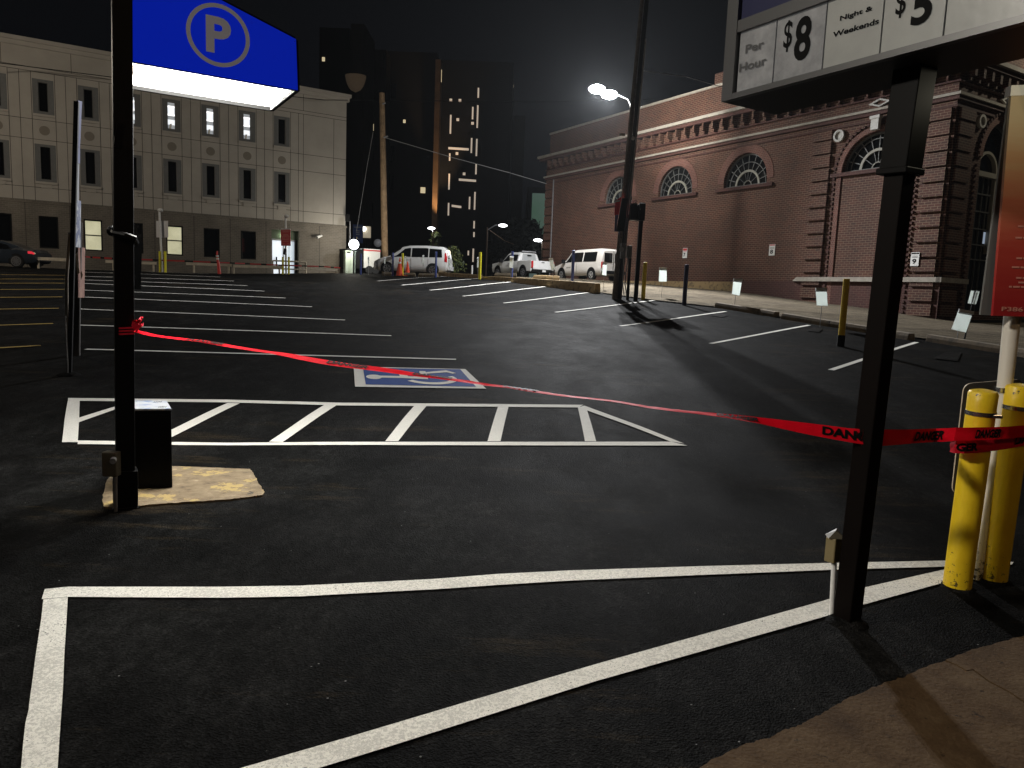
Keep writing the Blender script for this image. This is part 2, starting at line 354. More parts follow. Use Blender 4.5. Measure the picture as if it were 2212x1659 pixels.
# foreground triangle and hatched aisle, one sheet per stroke --------
def gp(x, y): return G(x, y)[:2]
def stroke(name, top, bot, m, off, n=10, label=None):   # two pixel polylines along both edges of the stroke
    return drape(name, [(gp(*a), gp(*b)) for a, b in zip(top, bot)], m, off, n, label=label)
stroke('lane_marking', [(97,1275),(147,1270),(300,1270),(480,1270),(648,1267.6),(843,1258),(941,1252.8),(1078,1242),(1234,1234.4),(1512,1225.4),(1800,1218),(2045,1213),(2190,1216)], [(90,1297),(147,1292),(300,1293),(480,1294),(648,1291),(843,1280.5),(941,1275.5),(1078,1266),(1234,1256.5),(1512,1244.5),(1800,1233),(2045,1226),(2185,1222)], WHITEN, .007, label='worn white line running across the foreground')
stroke('lane_marking', [(94,1297.5),(89,1340),(77,1420),(70,1475),(63,1525),(62,1537),(55,1565),(50,1610),(46,1659),(25,1850)], [(146.5,1292.5),(144,1340),(139,1420),(137,1475),(134,1525),(133,1537),(131,1565),(128,1610),(125,1659),(112,1850)], WHITEN, .0068, label='broad worn white line at the bottom left')
stroke('lane_marking', [(2042,1232),(1860,1273),(1780,1300),(1290,1437),(1000,1522),(750,1597),(535,1659),(200,1757)], [(2042,1260),(1860,1310),(1780,1335),(1290,1474),(1000,1566),(830,1620),(703,1659),(420,1747)], WHITEN, .0075, label='diagonal worn white line through the foreground')
stroke('hatched_aisle_line', [(147,861),(490,864.5),(729,871),(1260,875.7)], [(147,867),(490,870.5),(729,877),(1250,881.5)], WHITE, .008, label='far long line of the hatched aisle')
stroke('hatched_aisle_line', [(168,953),(490,958),(729,956),(1450,955.5)], [(168,961),(490,963.5),(729,962.5),(1485,964)], WHITE, .008, label='near long line of the hatched aisle')
stroke('hatched_aisle_line', [(1262,877.5),(1478,960)], [(1250,881.5),(1447,955)], WHITE, .009, label='slanted closing line of the hatched aisle')
stroke('hatched_aisle_line', [(146.5,867.3),(140,905),(134,957)], [(172.3,867.3),(171,905),(168,957)], WHITE, .009, label='broad end line of the hatched aisle')
for a, b in (([(251.5,879),(171,904)], [(258,883),(170.5,914)]), ([(492,872),(325,952)], [(518,873),(353,955)]), ([(704,874),(581,956)], [(728,876.5),(610.5,957)]), ([(895,878),(832,955)], [(922,878),(860,955)]),
             ([(1076.6,877),(1053,955)], [(1099,878),(1081,955)]), ([(1247.6,879),(1263.5,955)], [(1267,884),(1287.6,955)])):
    stroke('hatched_aisle_line', a, b, WHITE, .010, 6, label='slanted hatch of the aisle')
# wheelchair bay marking --------------------------------------------
bay_o = [(763.7,793),(1005,798.5),(1050,841),(767,836.7)]; bay_i = [(784,796),(994,799.5),(1028,837.3),(790,832.5)]
def bil(q, s, t):
    a, b, c, d = [np.array(gp(*p)) for p in q]; return (a*(1-s)+b*s)*(1-t)+(d*(1-s)+c*s)*t
def flat(name, polys, m, off, label):
    mb = MB()
    for P in polys: mb.poly([(p[0], p[1], tz(p[0], p[1])+off) for p in P])
    o = mb.build(name, m); struct(o); o['label'] = label; return o
flat('wheelchair_bay_marking', [[gp(*p) for p in bay_o]], WHITE, .010, 'white border of the wheelchair bay square')
flat('wheelchair_bay_marking', [[gp(*p) for p in bay_i]], BLUEP, .014, 'blue field of the wheelchair bay square')
isa = [[(.09+.075*math.cos(a), .58+.13*math.sin(a)) for a in np.linspace(0, 2*math.pi, 18, endpoint=False)],
       [(.15,.50),(.36,.50),(.36,.62),(.15,.62)], [(.34,.30),(.39,.30),(.44,.62),(.34,.62)], [(.30,.24),(.46,.24),(.47,.34),(.33,.34)],
       [(.36,.62),(.60,.66),(.60,.54),(.36,.50)], [(.52,.60),(.56,.18),(.62,.18),(.60,.64)], [(.56,.28),(.80,.12),(.84,.22),(.60,.34)], [(.78,.14),(.88,.30),(.92,.26),(.84,.10)]]
arc = [((.62+.26*math.cos(a)), (.60+.34*math.sin(a))) for a in np.linspace(math.radians(150), math.radians(-25), 18)]; arc2 = [((.62+.20*math.cos(a)), (.60+.23*math.sin(a))) for a in np.linspace(math.radians(150), math.radians(-25), 18)]
isa += [[arc[i], arc[i+1], arc2[i+1], arc2[i]] for i in range(17)]
flat('wheelchair_bay_marking', [[bil(bay_i, s, t) for s, t in P] for P in isa], WHITE, .018, 'white wheelchair figure on the blue bay square')
# patches where wheel stops were lifted ------------------------------
PATCH = asphalt('fresh_patch', (.008, .008, .008), (.014, .014, .014), .6)
for q in ([(2043,762),(2077,763),(2068,782),(2015,776)], [(1757,708),(1777,712),(1770,719),(1743,716)], [(1548,677),(1573,682),(1560,687),(1533,682)], [(1292,624),(1305,625),(1303,636),(1290,634)]):
    flat('asphalt_patch', [[gp(*p) for p in q]], PATCH, .02, 'dark square patch beside a stall line end')
# alley behind the kerb ----------------------------------------------
KL = [G(1040,602), G(1160,617), G(1284,633), G(1400,650), G(1566,668), G(1720,695), G(1881,721), G(1997,736), G(2163,764), G(2300,789)]
far_ = [sidewall(y, 0, -.02) for y in (27.9, 22, 17, 13, 9.5, 6.5, 4, 2, .5, -1.2)]
extra = (KL[-1]+np.array([7, -9, 0]), sidewall(-14, 0, 2))
drape('alley_road', [(a+np.array([.12, .1, 0]), b) for a, b in zip(KL, far_)]+[(extra[0], extra[1])], ALY, .045, 10, across=14, label='worn brown asphalt of the alley beside the brick building')
dv = np.array([16, 10, 0]); drape('front_street', [(sidewall(-1.2, 0, 0), sidewall(-1.2, 0, 40)), (extra[1], extra[1]+XB*40)], ALY, .04, 12, across=14, label='street in front of the brick building')
# sidewalk at the camera's feet --------------------------------------
sw = [(1300,1790),(1450,1700),(1528,1659),(1575,1634),(1619,1616),(1660,1606),(1696,1588),(1730,1577),(1762,1559),(1800,1537),(1828,1520),(1879,1498),(1915,1483),(1952,1472),(2000,1450),(2039,1437),(2090,1415),(2138,1403),(2212,1381),(2290,1352)]
crk = [(2039,1437),(2062,1447),(2085,1460),(2100,1458),(2135,1484),(2180,1508),(2212,1530),(2330,1600)]
pts = []
for a, b in zip(sw[:-1], sw[1:]):
    for t in np.linspace(0, 1, 6, endpoint=False):
        p = np.array(gp(a[0]+(b[0]-a[0])*t, a[1]+(b[1]-a[1])*t)); pts.append(p+np.array([random.uniform(-.003, .003), random.uniform(-.006, .006)]))
i_ = 15*6; c1 = [gp(*p) for p in crk]
A = pts[:i_+1]+c1[1:]+[np.array([4.5, .5]), np.array([4.5, -6]), np.array([-1, -6]), np.array([-.3, 1.2])]
B = [p+np.array([.016, .018]) for p in c1[::-1]]+[p+np.array([.01, .01]) for p in pts[i_+1:]]+[np.array([6, 3.5])]
def slabpoly(name, P, m, z, label):
    mb = MB(); mb.slab([(p[0], p[1], z-.03) for p in P], (0, 0, .03)); o = mb.build(name, m); struct(o); o['label'] = label
slabpoly('sidewalk', A, CONC, .022, 'brown concrete pavement slab in the lower right corner')
slabpoly('sidewalk', B, CONC, .018, 'cracked off pavement slab at the right edge')
# ================================================================== BUILDINGS
def facade(mb, fn, s0, s1, z0, z1, rects=(), arches=(), depth=.25):
    cuts = {s0, s1}
    for a, b, _, _ in rects: cuts |= {a, b}
    for c, R, _, _ in arches:
        for k in range(25): cuts.add(round(c-R*math.cos(math.pi*k/24), 5))
    cs = sorted(q for q in cuts if s0-1e-6 <= q <= s1+1e-6)
    for a, b in zip(cs[:-1], cs[1:]):
        if b-a < 1e-6: continue
        m = (a+b)/2; holes = []
        for x0, x1, za, zb in rects:
            if x0 < m < x1: holes.append((za, za, zb, zb))
        for c, R, za, zs in arches:
            if abs(m-c) < R: holes.append((za, za, zs+math.sqrt(max(0, R*R-(a-c)**2)), zs+math.sqrt(max(0, R*R-(b-c)**2))))
        holes.sort(); la = lb = z0
        for h in holes: mb.quad(fn(a, la, 0), fn(b, lb, 0), fn(b, h[1], 0), fn(a, h[0], 0)); la, lb = h[2], h[3]
        mb.quad(fn(a, la, 0), fn(b, lb, 0), fn(b, z1, 0), fn(a, z1, 0))
    for x0, x1, za, zb in rects:
        for p, q in (((x0, za), (x1, za)), ((x1, za), (x1, zb)), ((x1, zb), (x0, zb)), ((x0, zb), (x0, za))):
            mb.quad(fn(*p, 0), fn(*q, 0), fn(*q, depth), fn(*p, depth))
    for c, R, za, zs in arches:
        P = [(c-R, za)]+[(c-R*math.cos(math.pi*k/24), zs+R*math.sin(math.pi*k/24)) for k in range(25)]+[(c+R, za)]
        for p, q in zip(P, P[1:]+P[:1]): mb.quad(fn(*p, 0), fn(*q, 0), fn(*q, depth), fn(*p, depth))
def fbox(mb, fn, s0, s1, z0, z1, d0, d1):             # a block on the facade, d negative = proud
    mb.hexa([fn(s0, z0, d0), fn(s1, z0, d0), fn(s1, z0, d1), fn(s0, z0, d1), fn(s0, z1, d0), fn(s1, z1, d0), fn(s1, z1, d1), fn(s0, z1, d1)])
def ring(mb, fn, c, zs, r0, r1, d0, d1, a0=0, a1=math.pi, n=24):
    for k in range(n):
        t0, t1 = a0+(a1-a0)*k/n, a0+(a1-a0)*(k+1)/n
        P = [(c+r*math.cos(t), zs+r*math.sin(t)) for r, t in ((r0, t0), (r1, t0), (r1, t1), (r0, t1))]
        mb.hexa([fn(p[0], p[1], d0) for p in P]+[fn(p[0], p[1], d1) for p in P])
FRM = mat('window_frame_cream', (.27, .255, .21), .6); FRD = mat('window_bar_grey', (.09, .09, .085), .6)
def fanlight(root, fn, c, R, zb, zs, dep=.22, r_in=.72):
    o = MB(); 
    P = [(c-R, zb)]+[(c-R*math.cos(math.pi*k/24), zs+R*math.sin(math.pi*k/24)) for k in range(25)]+[(c+R, zb)]
    w = MB(); ring(w, fn, c, zs, R-.07, R+.02, dep-.06, dep+.02); fbox(w, fn, c-R, c+R, zb, zb+.08, dep-.06, dep+.02)
    for s in (-1, 1): 
        if zs > zb+.05: fbox(w, fn, c+s*R-.05, c+s*R+.05, zb, zs, dep-.06, dep+.02)
    wf = w.build('window', FRD, root)
    o.poly([fn(p[0], p[1], dep+.03) for p in P]); o.build('pane', GLASS, wf)
    b = MB(); cz = zb+.05
    for rr, ww in ((r_in, .055), (r_in*.33, .02)): ring(b, fn, c, cz, rr-ww, rr+ww, dep-.035 if rr == r_in else dep-.02, dep+.025)
    mn = b.build('arched_bar', FRM, wf)
    b = MB(); ring(b, fn, c, cz, (R+r_in)/2+.08, (R+r_in)/2+.115, dep-.02, dep+.02)
    for k in range(1, 10):
        t = math.pi*k/10; p0 = (c+r_in*math.cos(t), cz+r_in*math.sin(t)); L_ = R-.06 if math.sin(t) < .2 else R+(zs-cz)*math.sin(t)-.05
        p1 = (c+L_*math.cos(t), cz+L_*math.sin(t)); nx_, nz_ = -math.sin(t)*.018, math.cos(t)*.018
        b.hexa([fn(p[0]+e*nx_, p[1]+e*nz_, d) for d in (dep-.02, dep+.02) for p, e in ((p0, -1), (p1, -1), (p1, 1), (p0, 1))])
    for k in (2, 4, 5, 6, 8):
        t = math.pi*k/10; r0 = r_in*.33; p0 = (c+r0*math.cos(t), cz+r0*math.sin(t)); p1 = (c+r_in*math.cos(t), cz+r_in*math.sin(t)); nx_, nz_ = -math.sin(t)*.013, math.cos(t)*.013
        b.hexa([fn(p[0]+e*nx_, p[1]+e*nz_, d) for d in (dep-.02, dep+.02) for p, e in ((p0, -1), (p1, -1), (p1, 1), (p0, 1))])
    b.build('glazing_bars', FRD, wf)
    return wf
bb = empty('brick_building', BC, ANG, 'red brick building with arched fanlights and a dentilled cornice', 'building')
fs = lambda s, z, d: (d, s, z)                        # long side wall, seen from the lot
ff = lambda s, z, d: (s, d, z)                        # front
LEN, TOP = 28.0, 12.77
WN = [(20.0, 1.33), (15.05, 1.33), (10.1, 1.36)]
m_ = MB(); facade(m_, fs, 0, LEN, -.5, 11.0, arches=[(c, R, 7.36, 7.6) for c, R in WN]+[(3.15, 1.5, 7.36, 7.38)])
facade(m_, ff, 0, 16, -.5, 11.0, arches=[(3.6, 1.5, 1.6, 7.7), (8.6, 1.5, 1.6, 7.7), (13.4, 1.5, 1.6, 7.7)], depth=.4)
m_.quad((0, LEN, -.5), (16, LEN, -.5), (16, LEN, 11), (0, LEN, 11)); m_.quad((16, 0, -.5), (16, LEN, -.5), (16, LEN, 11), (16, 0, 11))
m_.build('wall', BRK, bb)
m_ = MB()                                              # parapet, set back a little
m_.box(.12, 15.8, .12, .42, 11.16, TOP-.12); m_.box(.12, .42, .42, LEN-.12, 11.16, TOP-.12); m_.box(.42, 15.8, LEN-.42, LEN-.12, 11.16, TOP-.12)
m_.build('parapet', BRK, bb)
m_ = MB(); m_.box(.06, 15.9, .06, .48, TOP-.12, TOP); m_.box(.06, .48, .48, LEN-.06, TOP-.12, TOP); m_.build('coping', STONE, bb)
m_ = MB(); m_.box(.5, 15.8, .5, LEN-.5, 11.0, 11.1); m_.build('roof', BLACKM, bb)
m_ = MB(); m_.box(-.55, 16.2, -.55, LEN+.45, 11.0, 11.16); m_.build('cornice', STONE, bb)
m_ = MB()
m_.box(-.42, 16.1, -.42, -.002, 10.82, 10.998); m_.box(-.42, -.002, -.002, LEN+.35, 10.82, 10.998)
m_.box(-.12, 16, -.12, -.002, 10.2, 10.26); m_.box(-.12, -.002, -.002, LEN, 10.2, 10.26)
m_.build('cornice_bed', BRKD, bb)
m_ = MB()
s = .3
while s < LEN: fbox(m_, fs, s, s+.11, 10.46, 10.815, -.36, -.002); fbox(m_, fs, s+.02, s+.09, 10.30, 10.46, -.22, -.002); s += .66
s = .35
while s < 15.8: fbox(m_, ff, s, s+.16, 10.42, 10.815, -.36, -.002); fbox(m_, ff, s+.03, s+.13, 10.28, 10.42, -.2, -.002); s += .62
m_.build('dentil_course', BRK, bb)
m_ = MB(); m_.box(-.2, 16, -.2, -.002, 9.70, 9.80); m_.box(-.2, -.002, -.002, LEN+.1, 9.70, 9.80); m_.build('string_course', STONE, bb)
m_ = MB()
for z0, z1, d in ((9.55, 9.698, -.13), (9.30, 9.38, -.06)):
    fbox(m_, fs, 0, LEN, z0, z1, d, -.002); fbox(m_, ff, d, 16, z0, z1, d, -.002)
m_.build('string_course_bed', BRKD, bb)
m_ = MB()                                              # pilasters of brick blocks with shadow gaps
for fn, a, b in ((fs, 5.25, 6.2), (fs, .12, 1.08), (fs, 27.0, 27.9), (ff, .14, 1.2), (ff, 5.6, 6.6), (ff, 10.5, 11.5)):
    m_ = MB(); z = -.4; fbox(m_, fn, a+.04, b-.04, -.5, 9.28, -.03, -.002)
    while z < 9.1: fbox(m_, fn, a, b, z, min(z+.47, 9.27), -.13, -.031); z += .58
    m_.build('pilaster', BRK, bb)
ABK = brick('arch_brick', (.15, .045, .030), (.09, .025, .018), (.20, .13, .10), .1, .085, .01)
for c, R in WN: m_ = MB(); ring(m_, fs, c, 7.6, R+.012, R+.42, -.03, -.003); m_.build('brick_arch', ABK, bb)
m_ = MB(); ring(m_, fs, 3.15, 7.38, 1.52, 1.74, -.05, -.003)
for s_ in (1.41, 4.67): fbox(m_, fs, s_, s_+.22, -.4, 7.38, -.05, -.003)
m_.build('brick_arch', ABK, bb)
for c in (3.6, 8.6, 13.4): m_ = MB(); ring(m_, ff, c, 7.7, 1.52, 1.78, -.08, -.003); m_.build('brick_arch', ABK, bb)
m_ = MB()
for fn, c, zc, zb in ((fs, 3.15, 7.38, 1.4), (ff, 3.6, 7.7, 1.6), (ff, 8.6, 7.7, 1.6)):
    for k in range(29):
        t = math.pi*k/28; ring(m_, fn, c, zc, 1.80, 1.90, -.09, -.003, t-.028, t+.028, 1)
    z = zb
    while z < 7.3:
        for s_ in (-1.85, 1.85): fbox(m_, fn, c+s_-.05, c+s_+.05, z, z+.1, -.09, -.003)
        z += .21
m_.build('arch_dentils', BRKD, bb)
for c, R in WN: fanlight(bb, fs, c, R, 7.36, 7.6)
fanlight(bb, fs, 3.15, 1.5, 7.36, 7.38, r_in=.78)
for c, R in WN+[(3.15, 1.55)]:
    m_ = MB(); fbox(m_, fs, c-R-.45, c+R+.45, 7.2, 7.355, -.14, -.003); m_.build('window_sill', BRKD, bb)
for c in (3.6, 8.6, 13.4):                             # tall glazed bays of the front
    w = MB(); ring(w, ff, c, 7.7, 1.42, 1.5, .3, .42); fbox(w, ff, c-1.5, c-1.42, 1.6, 7.7, .3, .42); fbox(w, ff, c+1.42, c+1.5, 1.6, 7.7, .3, .42)
    wf = w.build('tall_window', FRD, bb); p = MB(); p.poly([ff(c-1.5, 1.6, .41)]+[ff(c-1.5*math.cos(math.pi*k/20), 7.7+1.5*math.sin(math.pi*k/20), .41) for k in range(21)]+[ff(c+1.5, 1.6, .41)]); p.build('pane', GLASS, wf)
    b = MB(); fbox(b, ff, c-1.42, c+1.42, 7.05, 7.25, .22, .4); ring(b, ff, c-.45, 7.25, .72, .82, .24, .4); fbox(b, ff, c-1.2, c-1.08, 4.0, 7.05, .26, .4); fbox(b, ff, c+.3, c+.42, 4.0, 7.05, .26, .4)
    b.build('window_frame', FRM, wf)
    b = MB()
    for z in (6.35, 5.65, 4.95, 4.3, 3.7): fbox(b, ff, c-1.42, c+1.42, z, z+.05, .33, .4)
    for x in (-.8, -.4, 0, .8, 1.1): fbox(b, ff, c+x, c+x+.03, 1.6, 7.05, .35, .4)
    b.build('glazing_bars', FRD, wf)
lt = MB(); lt.quad(ff(3.7, 4.42, .405), ff(4.0, 4.42, .405), ff(4.0, 4.9, .405), ff(3.7, 4.9, .405)); lt.quad(ff(4.06, 4.5, .405), ff(4.3, 4.5, .405), ff(4.3, 4.95, .405), ff(4.06, 4.95, .405)); lt.build('lit_pane', glow('cold_window_light', (.6, .72, .9), .35), bb)
def medallion(fn, c, z, name='medallion'):
    m_ = MB(); ring(m_, fn, c, z, .17, .26, -.12, -.003, 0, 2*math.pi, 24); ring(m_, fn, c, z, .001, .168, -.05, -.003, 0, 2*math.pi, 20); m_.build('medallion', STONEW, bb)
STONEW = mat('white_stone', (.46, .45, .42), .7, var=.1, vs=9)
medallion(fs, 4.93, 8.97); medallion(fs, 1.35, 8.97); medallion(ff, 1.74, 8.99)
for fn, c, z, w_, h_ in ((fs, 3.15, 10.03, .5, .17), (ff, 3.5, 10.03, .5, .17)):
    m_ = MB(); P = [(c-w_, z), (c, z-h_), (c+w_, z), (c, z+h_)]; Q = [(c-w_*.62, z), (c, z-h_*.62), (c+w_*.62, z), (c, z+h_*.62)]
    for k in range(4):
        a, b_, c_, d_ = P[k], P[(k+1) % 4], Q[(k+1) % 4], Q[k]; m_.hexa([fn(p[0], p[1], d) for d in (-.09, -.003) for p in (a, b_, c_, d_)])
    m_.build('diamond_panel', STONEW, bb)
for fn, c, z in ((fs, 3.15, 8.92), (ff, 3.6, 9.2)): m_ = MB(); fbox(m_, fn, c-.17, c+.17, z, z+.5, -.3, -.1); fbox(m_, fn, c-.22, c+.22, z+.44, z+.56, -.34, -.1); m_.build('keystone', STONEW, bb)
m_ = MB(); fbox(m_, fs, -.2, 6.45, 2.67, 2.86, -.17, -.004)
m_.add([fs(6.45, 2.67, -.17), fs(6.45, 2.86, -.17), fs(6.45, 2.86, -.004), fs(6.45, 2.67, -.004), fs(6.75, 2.67, -.05), fs(6.75, 2.67, -.004)], [(0, 1, 4), (1, 2, 5, 4), (0, 4, 5, 3)])
fbox(m_, ff, -.17, 1.9, 2.67, 2.86, -.17, -.004); m_.build('plinth_coping', STONE, bb)
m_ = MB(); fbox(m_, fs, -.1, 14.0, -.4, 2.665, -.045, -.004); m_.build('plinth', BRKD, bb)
m_ = MB()                                              # concrete footing strip at the far end
fbox(m_, fs, 10.2, LEN, 1.2, 2.62, -.14, -.047); m_.build('footing', CURB, bb)
m_ = MB(); m_.box(.1, .75, 12.0, 12.7, TOP, TOP+.55); m_.build('chimney', BRK, bb)
m_ = MB(); fbox(m_, fs, 26.93, 26.99, 2.7, 9.5, -.12, -.06); m_.build('downpipe', GALV, bb)
SIGNW = mat('white_sign_sheet', (.72, .72, .70), .5); 
for s_, z, num, lb in ((13.91, 4.16, '7', 'small red topped number 7 sign on the brick wall'), (8.07, 4.16, '8', 'small white number 8 sign on the brick wall'), (.93, 3.57, '9', 'small white number 9 sign on the brick wall behind the rate sign post')):
    r = empty('number_sign', sidewall(s_, z, -.15 if num == '9' else -.02), ANG, lb, 'sign', 'numbered bay signs on the brick wall')
    m_ = MB(); m_.box(-.012, .0, -.17, .17, -.27, .27)
    m_.k = 1; fbox(m_, fs, -.15, .15, .20 if num != '7' else .14, .25, -.016, -.012); m_.k = 2 if num != '7' else 1
    for q in range(2): fbox(m_, fs, -.12, .12, .11-.05*q, .125-.05*q, -.016, -.012)
    m_.k = 2; put_text(m_, num, .3, (-.012, .1, -.19), (0, -.17 if num != '7' else -.14, 0), (0, 0, .2), (-1, 0, 0), .03, .004, fit=(1, 1))
    m_.build('sign_panel', [SIGNW, REDP if num != '9' else BLK, BLK], r)
# ------------------------------------------------------------ office
LZ = 13.58
ob = empty('office_building', LC, ANG, 'beige precast panel building with narrow windows over a grey brick ground floor', 'building')
fl = lambda s, z, d: (s, d, z)
cols = [-20.72+2.04*k+.0 for k in range(9)]; cols = [-16.17-2.03*2, -16.17-2.03, -16.17, -14.14, -12.12, -10.1, -8.06, -6.02, -4.0]
lowc = [-18.2, -16.15, -14.1, -12.1, -10.04, -8.05, -5.98]
x0 = -26.
m_ = MB(); facade(m_, fl, x0, 0, 5.52, LZ-.18, rects=[(c-.22, c+.22, zb+.12, zt-.12) for c in cols for zb, zt in ((9.92, 11.66), (6.5, 8.4))], depth=.14)
m_.quad((0, 0, 5.52), (0, 20, 5.52), (0, 20, LZ-.18), (0, 0, LZ-.18)); m_.build('upper_wall', STUC, ob)
lr = [(c-.44, c+.44, 3.05, 4.72) for c in lowc]; door_r = (-4.62, -2.95, 1.8, 4.95)
m_ = MB(); facade(m_, fl, x0, .06, .5, 5.5, rects=lr+[door_r], depth=.5); m_.quad((.06, 0, .5), (.06, 20, .5), (.06, 20, 5.5), (.06, 0, 5.5)); m_.build('lower_wall', GBRK, ob)
m_ = MB(); fbox(m_, fl, x0, .25, LZ-.2, LZ, -.22, 0.2); fbox(m_, fl, x0, .16, LZ-.42, LZ-.2, -.12, .2); m_.build('parapet', STUC, ob)
m_ = MB(); m_.box(x0, .2, .2, 20, LZ-.2, LZ-.1); m_.build('roof', BLACKM, ob)
m_ = MB()                                              # joints between the panels
for z in (5.5, 6.18, 8.62, 9.62, 12.0, 12.2): fbox(m_, fl, x0, 0, z-.012, z+.012, -.004, -.001)
for c in cols:
    for q in (-.52, .52, 1.0): fbox(m_, fl, c+q-.012, c+q+.012, 5.5, 12.0, -.0045, -.001)
for q in (-2.7, -.8): fbox(m_, fl, q-.012, q+.012, 5.5, 12.0, -.0045, -.001)
for q in range(9): fbox(m_, fl, -2.7-4.06*q*.5*1.5-.012, -2.7-4.06*q*.5*1.5+.012, 12.2, LZ-.42, -.0045, -.001)
for c in lowc+[-4.6, -2.7, -.8, -16.2]: fbox(m_, fl, c+1.02, c+1.045, 1.8, 5.5, -.0045, -.001)
m_.build('panel_joints', JOINT, ob)
m_ = MB(); fbox(m_, fl, x0, .1, 5.36, 5.5, -.035, -.002); m_.build('brick_band', GBRK, ob)
SURR = mat('grey_window_surround', (.13, .13, .125), .8, var=.1)
for c in cols:
    for zb, zt in ((9.92, 11.66), (6.5, 8.4)):
        m_ = MB()
        for q in (-1, 1): m_.quad(fl(c+q*.22, zb+.0, -.006), fl(c+q*.47, zb, -.006), fl(c+q*.47, zt, -.006), fl(c+q*.22, zt, -.006))
        fbox(m_, fl, c-.22, c+.22, zt-.12, zt, -.006, -.001); fbox(m_, fl, c-.22, c+.22, zb, zb+.12, -.006, -.001); m_.build('window_surround', SURR, ob)
        m_ = MB(); fbox(m_, fl, c-.5, c+.5, zb-.13, zb-.01, -.09, -.001); m_.build('window_ledge', STUC, ob)
    m_ = MB(); fbox(m_, fl, c-.24, c+.24, 6.16, 6.36, -.05, -.001); m_.build('drip_block', STUC, ob)
    m_ = MB(); ring(m_, fl, c, 9.1, .001, .24, -.012, -.001, 0, 2*math.pi, 20); m_.build('round_panel', mat('darker_precast', (.20, .175, .14), .9), ob)
INT1 = glow('office_interior_light', (.92, .96, 1.), .95); INT2 = glow('office_interior_dim', (.75, .80, .85), .22); INT3 = glow('office_interior_shelf', (.55, .5, .42), .10); INTL = glow('office_ceiling_light', (1, 1, 1), 1.6)
BLIND = mat('lit_yellow_blind', (.3, .28, .18), .8); 
Nn, Ll = nd(BLIND); bl = Nn['Principled BSDF']; tcx = Nn['Texture Coordinate'].outputs['Object']; Ll.new(ramp(Nn, Ll, noise(Nn, Ll, tcx, 1.6, 5), [(.3, (.50, .48, .30)), (.7, (.72, .69, .46))]), bl.inputs['Emission Color']); bl.inputs['Emission Strength'].default_value = .72
for ci, c in enumerate(cols):
    for fi, (zb, zt) in enumerate(((9.92, 11.66), (6.5, 8.4))):
        w = MB(); d = .1; a, b, z0, z1 = c-.22, c+.22, zb+.12, zt-.12
        for q in ((a, a+.04, z0, z1), (b-.04, b, z0, z1), (a+.04, b-.04, z0, z0+.04), (a+.04, b-.04, z1-.04, z1)): fbox(w, fl, *q, d-.04, d+.02)
        wf = w.build('window', FRD if fi == 0 else BLACKM, ob); p = MB()
        lit = fi == 0 and ci in (4, 5, 6, 7)
        if lit:
            h = z1-z0; segs = [(0, .17, 1), (.17, .36, 0), (.36, .5, 1), (.5, .56, 3), (.56, .80, 0), (.80, .86, 3), (.86, 1., 1)]
            for t0, t1, k in segs: p.k = k; p.quad(fl(a, z0+h*t0, d+.01), fl(b, z0+h*t0, d+.01), fl(b, z0+h*t1, d+.01), fl(a, z0+h*t1, d+.01))
            p.k = 2; p.quad(fl(a+.1, z0+.02, d+.006), fl(a+.2, z0+.02, d+.006), fl(a+.25, z0+.32, d+.006), fl(a+.14, z0+.3, d+.006))
            p.build('pane', [INT1, INT2, INT3, INTL], wf)
        else: p.quad(fl(a, z0, d+.01), fl(b, z0, d+.01), fl(b, z1, d+.01), fl(a, z1, d+.01)); p.build('pane', GLASS, wf)
for ci, c in enumerate(lowc):
    w = MB(); a, b, z0, z1 = c-.44, c+.44, 3.05, 4.72; d = .12; lit = ci in (2, 4)
    for q in ((a, a+.07, z0, z1), (b-.07, b, z0, z1), (a+.07, b-.07, z0, z0+.07), (a+.07, b-.07, z1-.07, z1)): fbox(w, fl, *q, d-.05, d+.03)
    if lit or ci == 3: fbox(w, fl, a+.07, b-.07, (z0+z1)/2-.03, (z0+z1)/2+.03, d-.05, d+.03)
    wf = w.build('window', BLACKM, ob); p = MB(); p.quad(fl(a, z0, d+.02), fl(b, z0, d+.02), fl(b, z1, d+.02), fl(a, z1, d+.02)); p.build('pane', BLIND if lit else GLASS, wf)
dr = MB(); a, b = -4.5, -3.15; D = .42
for q in ((a-.06, a, 1.8, 4.4), (b, b+.06, 1.8, 4.4), (a, b, 4.3, 4.4), ((a+b)/2-.03, (a+b)/2+.03, 1.8, 4.3)): fbox(dr, fl, *q, D-.1, D)
df = dr.build('entrance_door', GALV, ob); p = MB(); p.quad(fl(a, 1.8, D-.02), fl((a+b)/2, 1.8, D-.02), fl((a+b)/2, 4.3, D-.02), fl(a, 4.3, D-.02)); p.k = 1; p.quad(fl((a+b)/2, 1.8, D-.02), fl(b, 1.8, D-.02), fl(b, 4.3, D-.02), fl((a+b)/2, 4.3, D-.02)); p.build('door_pane', [glow('lobby_light', (.85, .92, 1), .75), glow('lobby_light_dim', (.75, .85, .95), .5)], df)
p = MB(); fbox(p, fl, -4.62, -2.95, 4.4, 4.95, .3, .49); p.build('door_lintel', mat('dull_green_panel', (.08, .10, .06), .7), ob)
p = MB(); fbox(p, fl, a+.2, a+.28, 2.6, 3.3, D-.16, D-.1); p.build('door_handle', BLACKM, df)
p = MB(); p.sphere(fl(-3.9, 4.85, .1), .07, 10, (1.6, 1, .5)); dl = p.build('soffit_lamp', glow('soffit_lamp_glow', (.85, 1., .75), 4), ob)
point('soffit_light', LC+XB*-3.9+YB*.2+np.array([0, 0, 4.6]), 6, (.85, 1., .75), .05, ob)
p = MB(); p.tube([fl(-1.6, 4.75, 0), fl(-1.6, 4.75, -.22), fl(-1.95, 4.62, -.4)], [.05, .06, .1], 10); p.build('security_camera', WPAINT, ob)
